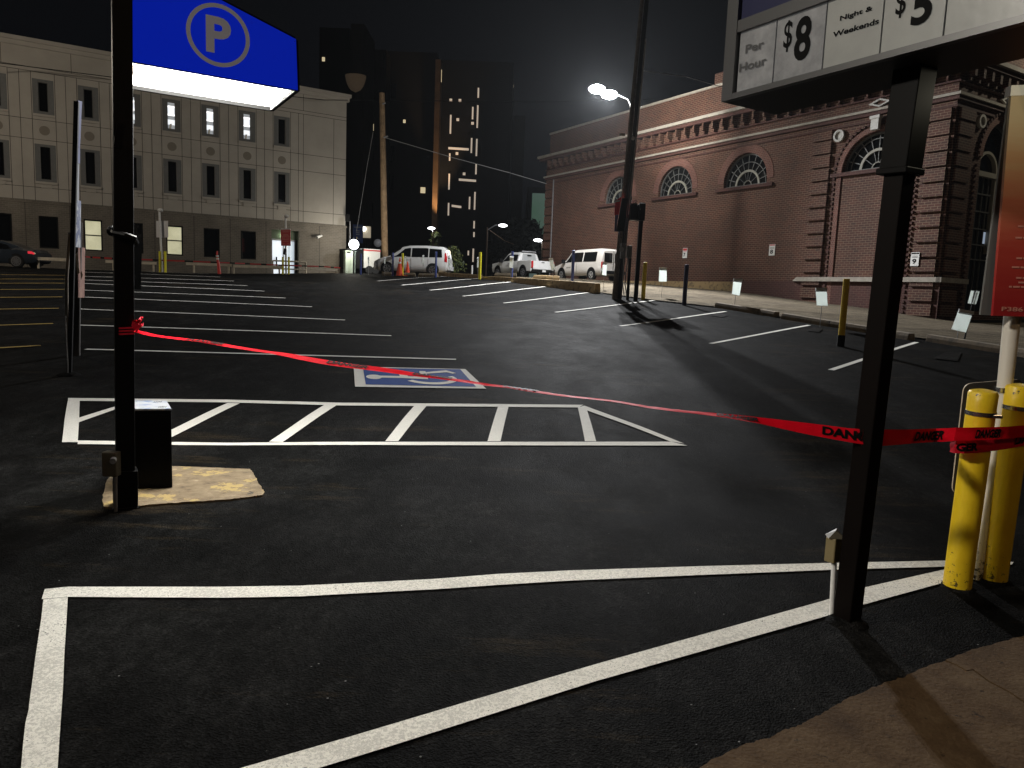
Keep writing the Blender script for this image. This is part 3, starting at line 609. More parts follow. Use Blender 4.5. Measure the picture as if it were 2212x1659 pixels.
# rails in front of the office --------------------------------------
RAIL = mat('cream_painted_rail', (.52, .46, .36), .7, var=.2)
def rail(px0, py0, px1, py1, u0, u1, ph, posts, lab, th=.14):
    a, b = at(px0, py0, u0), at(px1, py1, u1); r = empty('low_rail', (a[0], a[1], tz(a[0], a[1])), 0, lab, 'rail', 'low cream rails before the office building')
    m_ = MB(); m_.beam(a, b, .06, th, np.cross(b-a, (0, 0, 1))); m_.build('top_bar', RAIL, r, world=True)
    for t in posts:
        p = a+(b-a)*t; q = MB(); q.beam((p[0], p[1]+.06, tz(p[0], p[1])-.3), (p[0], p[1]+.06, p[2]-th/2-.002), .09, .06); q.build('post', RAIL, r, world=True)
rail(73, 558, 150, 561.5, 35.6, 36, .5, (.1, .98), 'cream rail just right of the dark car')
rail(228, 564.5, 338, 569, 38.5, 39.3, .5, (.14, .93), 'cream rail behind the left steel sign post and bollards')
rail(402, 569.5, 500, 573, 40.5, 41, .5, (.16, .93), 'cream rail left of the red lane delineator')
rail(504, 575, 610, 577, 42, 42.6, .5, (.0, .93), 'cream rail between the delineator and the lobby door')
rail(672, 581, 729, 583.5, 44, 44.6, .5, (.98,), 'cream rail at the right corner of the office')
# taller handrail at the door
a, b = at(589, 563, 43), at(661, 566, 44); r = empty('handrail', (a[0], a[1], tz(a[0], a[1])), 0, 'taller cream tube handrail in front of the lit lobby door', 'rail')
m_ = MB(); m_.tube([a, b], .045, 8); m_.tube([a-np.array([0, 0, .45]), b-np.array([0, 0, .45])], .04, 8); m_.build('rails', RAIL, r, world=True)
for t in (.0, 1.): p = a+(b-a)*t; q = MB(); q.tube([(p[0], p[1], tz(p[0], p[1])-.2), p], .05, 8); q.build('post', RAIL, r, world=True)
# ------------------------------------------------------------ dark tower
TU = 92.
DB = mat('dark_tower_brick', (.006, .0042, .0032), .9, var=.2, vs=.4)
tw = at(930, 600, TU); tb = empty('tower_building', (tw[0], tw[1], 2.5), 0, 'dark castle-like brick tower block with scattered lit slit windows', 'building')
def tq(x, y, u=TU): return at(x, y, u)
def block(mb, xa, xb, yt, u, dep, zb=2.0):
    A = tq(xa, yt, u); B = tq(xb, yt, u); z = (A[2]+B[2])/2; mb.box(A[0], B[0], u, u+dep, zb, z)
m_ = MB()
for xa, xb, yt, u, dp in ((752, 770, 108, TU+2, 12), (766, 835, 106, TU, 14), (835, 945, 112, TU+3, 12), (952, 1110, 132, TU+1, 14), (1110, 1135, 250, TU+6, 8), (690, 755, 60, TU+18, 12)): block(m_, xa, xb, yt, u, dp)
m_.build('wall', DB, tb, world=True)
m_ = MB(); A = tq(941, 128, TU-.6); B = tq(952, 128, TU-.6); m_.box(A[0], B[0], TU-.6, TU+1, 2.0, A[2]); m_.build('corner_fin', mat('fin_brick', (.22, .13, .07), .85, var=.3, vs=.6), tb, world=True)
SL = glow('slit_window_light', (.95, .78, .62), .42); SLY = glow('slit_yellow_light', (.9, .7, .25), .55)
z2 = lambda x, y: (648+.3581*x-.75*0, .3581*y)
for x, ya, yb in ((1077,530,590),(1043,645,720),(1073,635,772),(910,693,807),(1067,838,942),(1036,833,923),(904,925,970),(1063,988,1052),(901,1048,1144),(1056,1158,1265),(1024,1187,1262),(897,1224,1300),(1051,1333,1378),(1050,1400,1430),(1046,1500,1580),(1277,645,755),(1285,512,528),(1016,1512,1540)):
    m_ = MB(); P = z2(x, ya); Q = z2(x, yb); p = tq(P[0], P[1], TU+.9 if x < 1110 else TU+5.9); q = tq(Q[0], Q[1], TU+.9 if x < 1110 else TU+5.9); m_.box(p[0]-.09, p[0]+.09, p[1]-.05, p[1]+.0, q[2], p[2]); m_.build('slit_window', SL, tb, world=True)
for xa, xb, y in ((895,1018,893),(958,1062,1083),(915,973,1241)):
    m_ = MB(); P = z2(xa, y); Q = z2(xb, y+8); p = tq(*P, TU+.9); q = tq(*Q, TU+.9); m_.hexa([p+(0,0,-.13), q+(0,0,-.13), q+(0,.05,-.13), p+(0,.05,-.13), p+(0,0,.13), q+(0,0,.13), q+(0,.05,.13), p+(0,.05,.13)]); m_.build('slit_window', SL, tb, world=True)
for x, y in ((952,722),(990,1049),(947,926),(1041,744),(910,604),(965,606)): m_ = MB(); p = tq(*z2(x, y), TU+.9); m_.box(p[0]-.16, p[0]+.16, p[1]-.05, p[1], p[2]-.16, p[2]+.16); m_.build('small_window', SL, tb, world=True)
WW = glow('warm_window_light', (1, .82, .5), .55); m_ = MB()
p = tq(*z2(359, 690), TU-.05); q = tq(*z2(359, 802), TU-.05); m_.box(p[0]-.16, p[0]+.16, TU-.1, TU-.05, q[2], p[2]); m_.build('warm_window', WW, tb, world=True)
for x, ya, yb, w_ in ((430,748,788,.3),(742,1130,1165,.3),(630,722,742,.15),(842,420,495,.28),(142,345,370,.2)):
    m_ = MB(); u = {742: TU+2.9, 630: TU+2.9, 842: TU+.5, 142: TU+17.9}.get(x, TU-.05); p = tq(*z2(x, ya), u); q = tq(*z2(x, yb), u); m_.box(p[0]-w_, p[0]+w_, u-.05, u, q[2], p[2]); m_.build('warm_window', WW, tb, world=True)
                                              # blind recesses just lighter than the wall
for x, y, w_, h_ in ((368,557,9,10),(402,557,9,10),(437,557,9,10),(472,557,9,10),(507,557,9,10),(390,420,9,40),(420,420,8,50),(565,550,14,45),(430,730,13,40),(430,920,13,45),(552,1100,12,45),(355,1270,5,50),(560,930,12,50),(528,930,6,50),(510,370,9,50),(760,960,16,14),(390,1108,34,12),(436,1270,6,45)):
    m_ = MB(); p = tq(*z2(x-w_, y-h_), TU-.02 if x < 520 else TU+2.9); q = tq(*z2(x+w_, y+h_), TU-.02 if x < 520 else TU+2.9); m_.box(p[0], q[0], p[1]-.06, p[1]-.01, q[2], p[2]); m_.build('dark_window', GLASS, tb, world=True)
spot('fin_uplight', tq(944, 512, TU-2.2), tq(947, 330, TU-.6), 5200, (1, .66, .34), 40, .6, .15, tb)
spot('slit_wall_light', tq(775, 300, TU-1.6), tq(778, 240, TU), 90, (1, .78, .35), 90, 1, .1, tb)
# oriel behind the office roof: a lit half bowl
oc = at(763, 153, 84.); orl = empty('oriel_turret', (oc[0], oc[1], 2.5), 0, 'small lit half-round bay on a dark turret above the office roof', 'turret')
m_ = MB(); A = at(757, 152, 86); B = at(786, 152, 86); m_.box(A[0], B[0], 86, 92, 2, A[2]+5); m_.build('shaft', DB, orl, world=True)
m_ = MB(); cols_ = []
for k in range(13):
    t = math.pi*k/12; cols_.append((math.cos(t), math.sin(t)))
rad = (at(787, 153, 84)[0]-at(738, 153, 84)[0])/2; c0 = at(760, 152, 84); hh = c0[2]-at(758, 189, 84)[2]
rows = []
for j in range(9):
    f = j/8; rr = rad*math.sqrt(max(0, 1-f**1.6))*.93+.02; rows.append([(c0[0]+rr*cx_, 86-rr*.8*sx_, c0[2]-hh*f) for cx_, sx_ in cols_])
n = 13; m_.v = [p for rw in rows for p in rw]
for j in range(8):
    for k in range(12): m_.f.append((j*n+k, j*n+k+1, (j+1)*n+k+1, (j+1)*n+k)); m_.m.append(0)
m_.poly(rows[0]); m_.build('bowl', mat('oriel_plaster', (.25, .17, .10), .8, emis=(.7, .5, .32), es=.03), orl, world=True, smooth=True)  # glow in the plaster stands in for light falling on the bowl
# green lit building, far right of the tower
A = at(1150, 417, 78); B = at(1182, 417, 78); gb = empty('green_lit_building', (A[0], 80, 2.5), 0, 'distant building with a dim green lit glass wall left of the brick building', 'building')
m_ = MB(); m_.box(A[0]-.5, B[0]+14, 78.1, 90, 2, A[2]+.6); m_.build('wall', BLACKM, gb, world=True)
m_ = MB(); m_.box(A[0], B[0]+2, 78, 78.09, 3, A[2]); GG = mat('green_glass_wall', (.02, .03, .03), .2)
Nn, Ll = nd(GG); tcx = Nn['Texture Coordinate'].outputs['Object']; Ll.new(ramp(Nn, Ll, noise(Nn, Ll, tcx, .18, 4), [(.3, (.07, .13, .09)), (.7, (.12, .16, .15))]), Nn['Principled BSDF'].inputs['Emission Color']); Nn['Principled BSDF'].inputs['Emission Strength'].default_value = .55
m_.build('lit_glass_wall', GG, gb, world=True)
# ================================================================== SIGNS AND POSTS NEAR THE CAMERA
def lean(base, px, py):                               # top of a leaning pole above a ground point, seen at a pixel
    return at(px, py, base[1])
# --- left parking sign with its canopy light
B0 = G(271, 1094); ub = B0[1]; top = at(261, -260, ub)
ls = empty('parking_sign', B0, 0, 'blue lit P parking sign on a square black post at the left', 'sign')
ax = (top-B0)/np.linalg.norm(top-B0)
m_ = MB(); m_.beam(B0-ax*.1, top, .118, .118, XB); m_.build('post', BLACK, ls, world=True, bevel=.006)
m_ = MB(); m_.beam(B0+ax*.0, B0+ax*.27, .15, .15, XB); m_.beam(B0-ax*.02, B0+ax*.012, .175, .175, XB)
m_.build('base_sleeve', BLACK, ls, world=True, bevel=.004)
nrm = -YB; P0 = at(644, 197, 5.82)                     # lower right corner of the blue face
def fp(px, py): return onplane(px, py, P0, YB)
BR, TR, TL2, BL = fp(642, 196), fp(638, 86), fp(300, -101), fp(268, 131)
TL2 = BL+np.array([0, 0, TL2[2]-BL[2]])
dep = YB*.80; BLb, BRb = BL+dep, BR+dep
HT = np.array([0, 0, 1.])
m_ = MB()                                              # shell: four thin walls and a sloping lid
t_ = .02
m_.slab([BL+dep+YB*t_, BR+dep+YB*t_, TR+dep+YB*t_, TL2+dep+YB*t_], -YB*t_)
m_.slab([BR, BR+dep, TR+dep, TR], XB*t_); m_.slab([BL, BL+dep, TL2+dep, TL2], -XB*t_)
m_.slab([TL2, TR, TR+dep, TL2+dep], HT*t_)
m_.build('cabinet', BLACKM, ls, world=True)
m_ = MB(); q = lambda P, k: P+YB*k
TRAYH = .30
IW = mat('tray_white_interior', (.82, .82, .78), .5, col2=(.62, .56, .42), thr=(.58, .8), vs=5)
b0, b1, b2, b3 = BL+XB*.015+YB*.02, BR-XB*.015+YB*.02, BRb-XB*.015-YB*.01, BLb+XB*.015-YB*.01
hv = HT*TRAYH
for a, b in ((b0, b1), (b1, b2), (b2, b3), (b3, b0)): m_.quad(a, b, b+hv, a+hv)
m_.quad(b0+hv, b1+hv, b2+hv, b3+hv); m_.build('light_tray', IW, ls, world=True)
m_ = MB()
for k in (.3, .55): a = b0*(1-k)+b3*k+HT*.25+XB*.08; m_.tube([a, a+XB*.95], .02, 10)
tubes = m_.build('fluorescent_tube', glow('fluorescent_white', (1, .99, .95), 14), ls, world=True)
al = bpy.data.lights.new('tray_light', 'AREA'); al.shape = 'RECTANGLE'; al.size = 1.0; al.size_y = .6; al.energy = 185; al.color = (1, .98, .92)
ao = bpy.data.objects.new('tray_light', al); C.objects.link(ao); ctr = (b0+b1+b2+b3)/4+HT*.22
ao.matrix_world = Matrix.Translation(Vector(ctr)) @ Matrix.Rotation(ANG, 4, 'Z'); mwp = ao.matrix_world.copy(); ao.parent = ls; ao.matrix_local = parent_world(ls).inverted() @ mwp
m_ = MB()                                              # dark rim of the canopy
for a, b in ((BL, BR), (BR, BRb), (BRb, BLb), (BLb, BL)): m_.beam(a+HT*.012, b+HT*.012, .03, .03, (0, 0, 1))
m_.build('cabinet_rim', BLACKM, ls, world=True)
BLUEF = mat('blue_backlit_face', (.002, .008, .16), .5, spec=.15, emis=(.0, .012, .36), es=.75)
GREYF = mat('grey_sign_print', (.34, .34, .36), .4, emis=(.3, .3, .34), es=.18)
m_ = MB(); m_.slab([q(BL, -.006), q(BR, -.006), q(TR, -.006), q(TL2, -.006)], -YB*.012)
m_.k = 1; cc = fp(471, 78); rr = .215; n = 48
for k in range(n):
    t0, t1 = 2*math.pi*k/n, 2*math.pi*(k+1)/n
    m_.quad(*[cc-YB*.021+XB*r*math.cos(t)+HT*r*math.sin(t) for r, t in ((rr*.865, t0), (rr, t0), (rr, t1), (rr*.865, t1))])
put_text(m_, 'P', .3, cc-XB*.085-HT*.125, XB*.17, HT*.25, -YB, .035, .021, fit=(1, 1))
m_.build('sign_face', [BLUEF, GREYF], ls, world=True)
m_ = MB(); a = fp(300, 137); s0 = at(262, 175, ub); m_.tube([at(302, 139, 5.35), at(290, 150, 5.3), at(270, 166, 5.2), at(262, 178, 5.1), at(258, 230, 5.08)], .022, 10); m_.build('conduit', mat('dirty_white_conduit', (.5, .42, .3), .5, var=.3), ls, world=True, smooth=True)
m_ = MB(); p = at(246, 500, 5.0); p2 = at(285, 528, 5.02); m_.tube([at(243, 498, 5.12), at(248, 503, 4.98), at(272, 508, 4.96), at(291, 515, 4.98), at(294, 524, 5.02)], .02, 8)
m_.sphere(at(243, 499, 5.1), .038, 10); m_.build('lock_band', BLACK, ls, world=True, smooth=True)
m_ = MB(); m_.slab([at(288, 520, 5.1), at(306, 522, 5.45), at(303.5, 625, 5.45), at(286, 625, 5.1)], (0, .006, 0)); m_.build('side_plate', mat('edge_black', (.0015, .0015, .0015), .9, spec=0), ls, world=True)
m_ = MB(); m_.beam(at(254, 318, 4.98), at(262, 268, 4.98), .05, .012, XB); m_.build('bolt_bracket', BLACK, ls, world=True)
# --- concrete pad, pay cabinet, junction box
PADM = mat('worn_ochre_pad', (.50, .39, .24), .85, col2=(.66, .56, .30), thr=(.55, .72), vs=2.2, bump=.5, bs=45)
Nn, Ll = nd(PADM); bs_ = Nn['Principled BSDF']; tcx = Nn['Texture Coordinate'].outputs['Object']
c_ = ramp(Nn, Ll, noise(Nn, Ll, tcx, 9, 9, .7), [(.28, (.05, .035, .02)), (.42, (.15, .105, .055)), (.6, (.22, .165, .095)), (.72, (.34, .28, .18))])
c_ = mixc(Nn, Ll, ramp(Nn, Ll, noise(Nn, Ll, tcx, 3.1, 7, .75), [(.56, (0, 0, 0)), (.6, (1, 1, 1))]), c_, (.36, .26, .09)); c_ = mixc(Nn, Ll, ramp(Nn, Ll, noise(Nn, Ll, tcx, 5.3, 7, .75, (1, 1, 3)), [(.64, (0, 0, 0)), (.67, (1, 1, 1))]), c_, (.035, .03, .025)); Ll.new(c_, bs_.inputs['Base Color'])
pad = [(223,1067),(232,1040),(262,1004),(300,1003),(357,1004.5),(420,1002),(484,999),(524,997.4),(531,999),(537,1004),(545,1020),(556,1040),(566,1056),(571,1066),(567,1073),(540,1077),(502,1082),(440,1086),(380,1090),(330,1094),(294,1097),(250,1101),(223,1099)]
pp = []
for a, b in zip(pad, pad[1:]+pad[:1]):
    for t in np.linspace(0, 1, 6, endpoint=False): p = gp(a[0]+(b[0]-a[0])*t, a[1]+(b[1]-a[1])*t); pp.append((p[0]+random.uniform(-.006, .006), p[1]+random.uniform(-.01, .01), .012))
m_ = MB(); m_.slab([(a, b, -.03) for a, b, c in pp], (0, 0, .045)); o = m_.build('concrete_pad', PADM); o['kind'] = 'structure'; o['label'] = 'worn ochre concrete pad under the black cabinet and left post'
a, b = G(249, 1061), G(357, 1057.5); z0 = .017; pc = empty('pay_cabinet', ((a[0]+b[0])/2, (a[1]+b[1])/2+.2, z0), math.atan2(b[1]-a[1], b[0]-a[0]), 'waist high black metal cabinet with a white sticker top behind the left post', 'cabinet')
wc = np.linalg.norm((b-a)[:2])/2
def sbox(mb, x0, x1, y0, y1, z0, z1): k = -.26; mb.hexa([(x+k*(y+.2), y, z) for z in (z0, z1) for x, y in ((x0, y0), (x1, y0), (x1, y1), (x0, y1))])
m_ = MB(); sbox(m_, -wc, wc, -.2, .2, 0, .6); m_.build('body', BLACK, pc, bevel=.006)
m_ = MB(); sbox(m_, -wc-.004, wc+.004, -.205, .205, .602, .618); m_.build('lid', mat('white_sticker_lid', (.42, .44, .47), .3, col2=(.10, .17, .36), thr=(.54, .6), vs=6), pc, bevel=.004)
m_ = MB()
for x, y in ((wc-.15, .13), (wc-.07, -.13), (-wc+.05, -.13)):
    for k in range(5): m_.box(x-.03+.012*k, x-.024+.012*k, y-.02, y+.015+.006*(k % 3), .6185, .6195)
m_.build('sticker_print', BLK, pc)
m_ = MB(); m_.box(-wc+.015, wc-.015, -.2035, -.2005, .03, .57); m_.build('door_panel', BLACK, pc)
b2_ = G(250, 1105); jb = empty('junction_box', b2_, 0, 'small dark outlet box on a short conduit left of the left post', 'electrical box')
m_ = MB(); tp = at(250, 1028, b2_[1]); m_.tube([b2_, tp], .012, 8); m_.build('conduit', GALV, jb, world=True)
JB = mat('brown_grey_box', (.10, .085, .055), .6, var=.2); m_ = MB(); c0 = at(240, 1002, b2_[1]); m_.box(c0[0]-.05, c0[0]+.05, c0[1]-.03, c0[1]+.04, c0[2]-.085, c0[2]+.085); m_.build('box', JB, jb, world=True, bevel=.008)
m_ = MB(); m_.tube([c0+(.035, -.03, .04), c0+(.05, -.07, .035)], .02, 10); m_.build('socket_cover', GALV, jb, world=True)
# --- steel sign post and wooden pole at far left
p0 = G(149, 810); r = empty('sign_post', p0, 0, 'leaning black perforated steel post with edge-on signs, left of the parking sign', 'sign post')
t0 = at(165.5, 219, p0[1]-.1); m_ = MB(); m_.beam(p0-(0, 0, .1), t0, .055, .055, (1, .3, 0)); m_.build('post', BLACK, r, world=True)
ax = (t0-p0)/np.linalg.norm(t0-p0); m_ = MB(); Lp = np.linalg.norm(t0-p0); k = .15
while k < Lp-.1: c_0 = p0+ax*k+(0.0, -.030, 0); m_.tube([c_0, c_0+(0, -.002, 0)], .011, 8); k += .05
m_.build('punched_holes', mat('hole_black', (.002, .002, .002), .9), r, world=True)
m_ = MB(); m_.sphere((p0[0], p0[1], p0[2]-.02), .16, 12, (1, 1, .4)); m_.build('tar_mound', ASP, r, world=True, smooth=True)
m_ = MB(); m_.tube([p0+(.01, -.04, .0), p0+(.022, -.05, .14), p0+(.014, -.05, .8)], .008, 6); m_.build('ground_wire', GALV, r, world=True)
BLS = mat('blue_street_sign', (.05, .07, .22), .4, var=.3, vs=14); 
def edge(name, x0, ya, yb, w0, w1, m, du, par=r):
    u = p0[1]; m_ = MB(); a = at(x0[0], ya, u); b = at(x0[1], yb, u); e0 = at(x0[0]+w0, ya+2, u+du); e1 = at(x0[1]+w1, yb+2, u+du); m_.slab([b, e1, e0, a], (-.006, -.006, 0)); return m_.build(name, m, par, world=True)
edge('sign_panel', (168.5, 167), 217, 316, 9, 6, BLS, .42); edge('small_sign_panel', (167, 167), 317, 352, 6, 6, BLS, .25); edge('long_sign_panel', (166.5, 165), 353, 480, 5, 5, GREYP, .3)
FLY = mat('torn_flyers', (.40, .42, .46), .6, col2=(.06, .09, .20), thr=(.47, .53), vs=6, bump=.4, bs=10)
edge('flyer_panel', (166, 160), 432, 533, 9, 14, FLY, .3)
p1 = G(163.5, 768); wp = empty('wooden_pole', p1, 0, 'dark wooden pole with pinned flyers just behind the leaning steel post', 'pole')
m_ = MB(); m_.tube([p1-(0, 0, .2), at(166, 650, p1[1]), at(170, 480, p1[1])], [.056, .053, .05], 12); m_.build('pole', mat('tarred_wood', (.03, .024, .02), .8, var=.3), wp, world=True, smooth=True)
m_ = MB(); u = p1[1]-.1; m_.slab([at(169, 643, u), at(180, 643, u+.3), at(181.5, 535, u+.3), at(168.5, 534, u)], (0, .03, 0)); m_.build('red_brown_board', mat('red_brown_board', (.30, .15, .10), .8, col2=(.20, .08, .055), thr=(.4, .6), vs=5), wp, world=True)
m_ = MB(); PAP = mat('torn_paper', (.55, .52, .46), .9, var=.15)
m_.poly([at(163, 549, u-.05), at(168, 545, u-.05), at(170.5, 575, u-.07), at(172, 590, u-.05), at(167, 593, u-.05)]); m_.poly([at(175, 583, u-.05), at(179, 594, u-.04), at(175.5, 603, u-.05), at(173.5, 590, u-.07)]); m_.build('paper_scraps', PAP, wp, world=True)
p2 = G(145, 741); cp = empty('conduit_pole', p2, 0, 'thin pale conduit pole left of the leaning steel post', 'pole'); m_ = MB(); m_.tube([p2, at(144, 600, p2[1]), at(151, 505, p2[1])], .025, 10); m_.build('tube', mat('pale_conduit', (.30, .25, .19), .5), cp, world=True, smooth=True); m_ = MB(); m_.sphere(at(151, 505, p2[1]), .03, 8); m_.build('cap', GALV, cp, world=True)
# --- right rate sign
PF = at(1566, 221, 4.18)                             # lower left corner of the lettered strip
B1 = G(1829, 1344); ur = B1[1]; rs = empty('rate_sign', B1, 0, 'black framed parking rate sign with white price strips on a black post', 'sign')
T1 = at(1980, 130, ur-.10); mid = at(1944, 374, ur-.07); ax = (T1-B1)/np.linalg.norm(T1-B1)
m_ = MB(); m_.beam(B1-ax*.1, mid, .098, .098, YB); m_.build('post', mat('dark_brown_post', (.0032, .0019, .0014), .5, spec=.08), rs, world=True, bevel=.006)
ZU = onplane(1566, 221, PF, XB)[2]; T1 = mid+(T1-mid)*((ZU+.08-mid[2])/(T1-mid)[2])
m_ = MB(); m_.beam(mid, T1, .132, .132, YB); m_.beam(mid-ax*.01, mid+ax*.02, .15, .15, YB); m_.build('sleeve', mat('sleeve_paint', (.003, .0027, .0025), .45, spec=.1), rs, world=True, bevel=.005)
m_ = MB(); m_.sphere(B1+(0, 0, -.05), .13, 12, (1, 1, .7)); m_.build('tar_collar', ASP, rs, world=True, smooth=True)
ef = -YB                                               # along the face, towards the camera
def rp(px, py, off=0): return onplane(px, py, PF-XB*off, XB)
Z0 = rp(1566, 221)[2]; L0_ = rp(1566, 222); Ztop = Z0+1.35
La = 2.3
m_ = MB(); a = L0_+XB*.012; m_.slab([a, a+ef*La, a+ef*La+XB*.40, a+XB*.40], HT*1.4); m_.build('cabinet', mat('cabinet_black', (.012, .012, .013), .45), rs, world=True)
m_ = MB(); FRS = mat('satin_silver_frame', (.10, .10, .10), .35, .5)
m_.slab([L0_-XB*.03, L0_+ef*.075-XB*.03, L0_+ef*.075+XB*.01, L0_+XB*.01], HT*1.4); z_a = rp(1582, 200)[2]
m_.slab([L0_+ef*.076-XB*.03, L0_+ef*La-XB*.03, L0_+ef*La+XB*.01, L0_+ef*.076+XB*.01], HT*(z_a-Z0-.012)); 
h1 = rp(1589, 63)[2]-Z0; 
m_.slab([L0_+ef*.076-XB*.026+HT*(h1-.03), L0_+ef*La-XB*.026+HT*(h1-.03), L0_+ef*La+XB*.01+HT*(h1-.03), L0_+ef*.076+XB*.01+HT*(h1-.03)], HT*.06)
m_.build('frame', FRS, rs, world=True)
def sp(s, h, off=.0): return L0_+ef*s+HT*h-XB*off
sof = lambda px, py: float((rp(px, py)-L0_)@ef)
d1, d2, d3, d4 = sof(1512+.358*458, .358*300), sof(1512+.358*755, .358*260), sof(1512+.358*1108, .358*120), sof(1512+.358*1485, .358*100)
hb = z_a-Z0-.01; ht = h1-.03
PWH = mat('acrylic_white_panel', (.25, .25, .23), .28, var=.12, vs=5, bump=.08, bs=18, coat=.3, emis=(.6, .6, .56), es=.07); PSC = mat('scratched_silver_panel', (.24, .24, .24), .22, .2, var=.35, vs=9, bump=.5, bs=14, emis=(.6, .6, .6), es=.06)  # faint glow added to brighten the unlit panels; no lamp behind them
def panel(s0, s1, m): m_ = MB(); m_.slab([sp(s0+.004, hb, .0), sp(s1-.004, hb, .0), sp(s1-.004, ht, .0), sp(s0+.004, ht, .0)], -XB*.006); return m_
def lettered(s0, s1, m, items, relief=BLK):
    m_ = panel(s0, s1, m); m_.k = 1
    for txt, a, b, c_, d_, kw in items: put_text(m_, txt, .2, sp(a, c_, .0), ef*(b-a), HT*(d_-c_), -XB, kw.get('bold', .02), kw.get('off', .009), kw.get('shear', 0), kw.get('align', 'LEFT'), fit=(1, 1))
    return m_.build('price_panel', [m, relief], rs, world=True)
def sh(x, y): q = rp(1512+.358*x, .358*y); return float((q-L0_)@ef), float(q[2]-Z0)
def bx4(x0, y0, x1, y1): a = sh(x0, y0); b = sh(x1, y1); return a[0], b[0], a[1], b[1]   # lower left / upper right pixel
def it(txt, x0, y0, x1, y1, **k): a, b, c_, d_ = bx4(x0, y0, x1, y1); return (txt, a, b, c_, d_, k)
EMB = mat('silver_raised_letter', (.07, .07, .07), .35)
lettered(.08, d1, PSC, [it('Per', 282, 325, 398, 235, bold=.025, off=.012), it('Hour', 245, 438, 413, 335, bold=.025, off=.012)], EMB)
lettered(d1, d2, PSC, [it('$', 505, 320, 572, 112, bold=.012), it('8', 568, 378, 690, 78, bold=.03)])
lettered(d2, d3, PWH, [it('Night &', 850, 135, 1052, 30, bold=.03), it('Weekends', 808, 228, 1090, 105, bold=.03)])
lettered(d3, d4, PWH, [it('$', 1182, 118, 1260, -75, bold=.012), it('5', 1275, 165, 1425, -110, bold=.03)])
lettered(d4, La-.1, PWH, [])
m_ = MB(); m_.slab([sp(.08, ht+.065, .0), sp(La, ht+.065, .0), sp(La, 1.38, .0), sp(.08, 1.38, .0)], -XB*.006); m_.build('blue_panel', mat('dark_blue_panel', (.02, .022, .06), .3), rs, world=True)
m_ = MB(); m_.k = 0
for (xa, ya, xb, yb, w_) in ((850, 300, 1040, 190, .05),): pass
b3_ = G(1797, 1333); jb2 = empty('outlet_box', b3_, 0, 'olive brown outlet box on a short white conduit beside the rate sign post', 'electrical box')
m_ = MB(); tp = at(1802, 1214, b3_[1]); m_.tube([b3_-(0, 0, .03), tp], .0135, 10); m_.build('conduit', WPAINT, jb2, world=True, smooth=True)
c0 = at(1799, 1182, b3_[1]); m_ = MB(); OL = mat('olive_brown_box', (.20, .155, .07), .6, var=.15)
m_.beam(c0+(0.004, 0, -.075), c0+(.004, 0, .055), .07, .055, (.8, .6, 0)); m_.build('box', OL, jb2, world=True, bevel=.006)
m_ = MB(); m_.add([c0+np.array(p) for p in ((-.04, -.03, .055), (.045, -.04, .055), (.05, .03, .055), (-.03, .035, .055), (-.0, -.02, .095), (.02, .02, .095))], [(0, 1, 4), (1, 2, 5, 4), (2, 3, 5), (3, 0, 4, 5)]); m_.build('lid', JB, jb2, world=True)
m_ = MB(); m_.tube([c0+(.05, 0, .05), c0+(.07, -.01, .045), c0+(.085, -.01, .0)], .008, 6); m_.build('cord_stub', BLACKM, jb2, world=True)
# --- bollards, pole and red notice at the right edge
def bollard_big(bx, tx, wpx, lab):
    b = G(*bx); rad_ = .074; t = at(tx[0], tx[1], b[1]-.05); r = empty('bollard', b, 0, lab, 'bollard', 'dented yellow steel bollards at the right edge')
    m_ = MB(); n = 28; H = t-b; m_.tube([b-(0, 0, .05)]+[b+H*k/10 for k in range(11)]+[b+H*1.012, b+H*1.02], [rad_]*11+[rad_*1.01, rad_*.9, rad_*.4], n)
    m_.build('tube', YB_, r, world=True, smooth=True)
    m_ = MB(); p = b+H*.905; a = H/np.linalg.norm(H); m_.tube([p-a*.012, p+a*.012], rad_+.004, n); m_.k = 0; m_.build('steel_band', STEEL, r, world=True, smooth=True)
    m_ = MB(); q = p+np.array([.055, -.072, -.01]); m_.beam(q-(.03, -.012, 0), q+(.022, .01, 0), .03, .02); m_.build('band_buckle', STEEL, r, world=True, bevel=.003); 
    m_ = MB(); m_.sphere((b[0], b[1], b[2]-.03), .12, 14, (1, 1, .45)); m_.build('tar_collar', ASP, r, world=True, smooth=True)
    return b, t, r
YB_ = mat('chipped_yellow_paint', (.80, .55, .015), .38, bump=.3, bs=22); Nn, Ll = nd(YB_); tcx = Nn['Texture Coordinate'].outputs['Object']
c_ = ramp(Nn, Ll, noise(Nn, Ll, tcx, 4, 6), [(.3, (.70, .46, .012)), (.7, (.84, .60, .02))]); spz = Nn.new('ShaderNodeSeparateXYZ'); Ll.new(tcx, spz.inputs[0])
low = mathn(Nn, Ll, 'MULTIPLY', mathn(Nn, Ll, 'SUBTRACT', .45, spz.outputs[2]), .3); top_ = mathn(Nn, Ll, 'MULTIPLY', mathn(Nn, Ll, 'GREATER_THAN', spz.outputs[2], 1.13), .1)
nn = mathn(Nn, Ll, 'ADD', noise(Nn, Ll, tcx, 26, 8, .75), mathn(Nn, Ll, 'MAXIMUM', low, top_)); c_ = mixc(Nn, Ll, ramp(Nn, Ll, nn, [(.70, (0, 0, 0)), (.72, (1, 1, 1))]), c_, (.05, .035, .02)); Ll.new(c_, Nn['Principled BSDF'].inputs['Base Color'])
bA, tA, rA = bollard_big((2067, 1268), (2124, 850), 57, 'yellow steel bollard left of the white pole, danger tape round it')
bB, tB, rB = bollard_big((2145, 1252), (2203, 838), 57, 'yellow steel bollard right of the white pole, cut by the right edge')
bP = G(2107, 1249); wpz = empty('notice_pole', bP, 0, 'white pole between the two yellow bollards carrying a tall red notice', 'sign')
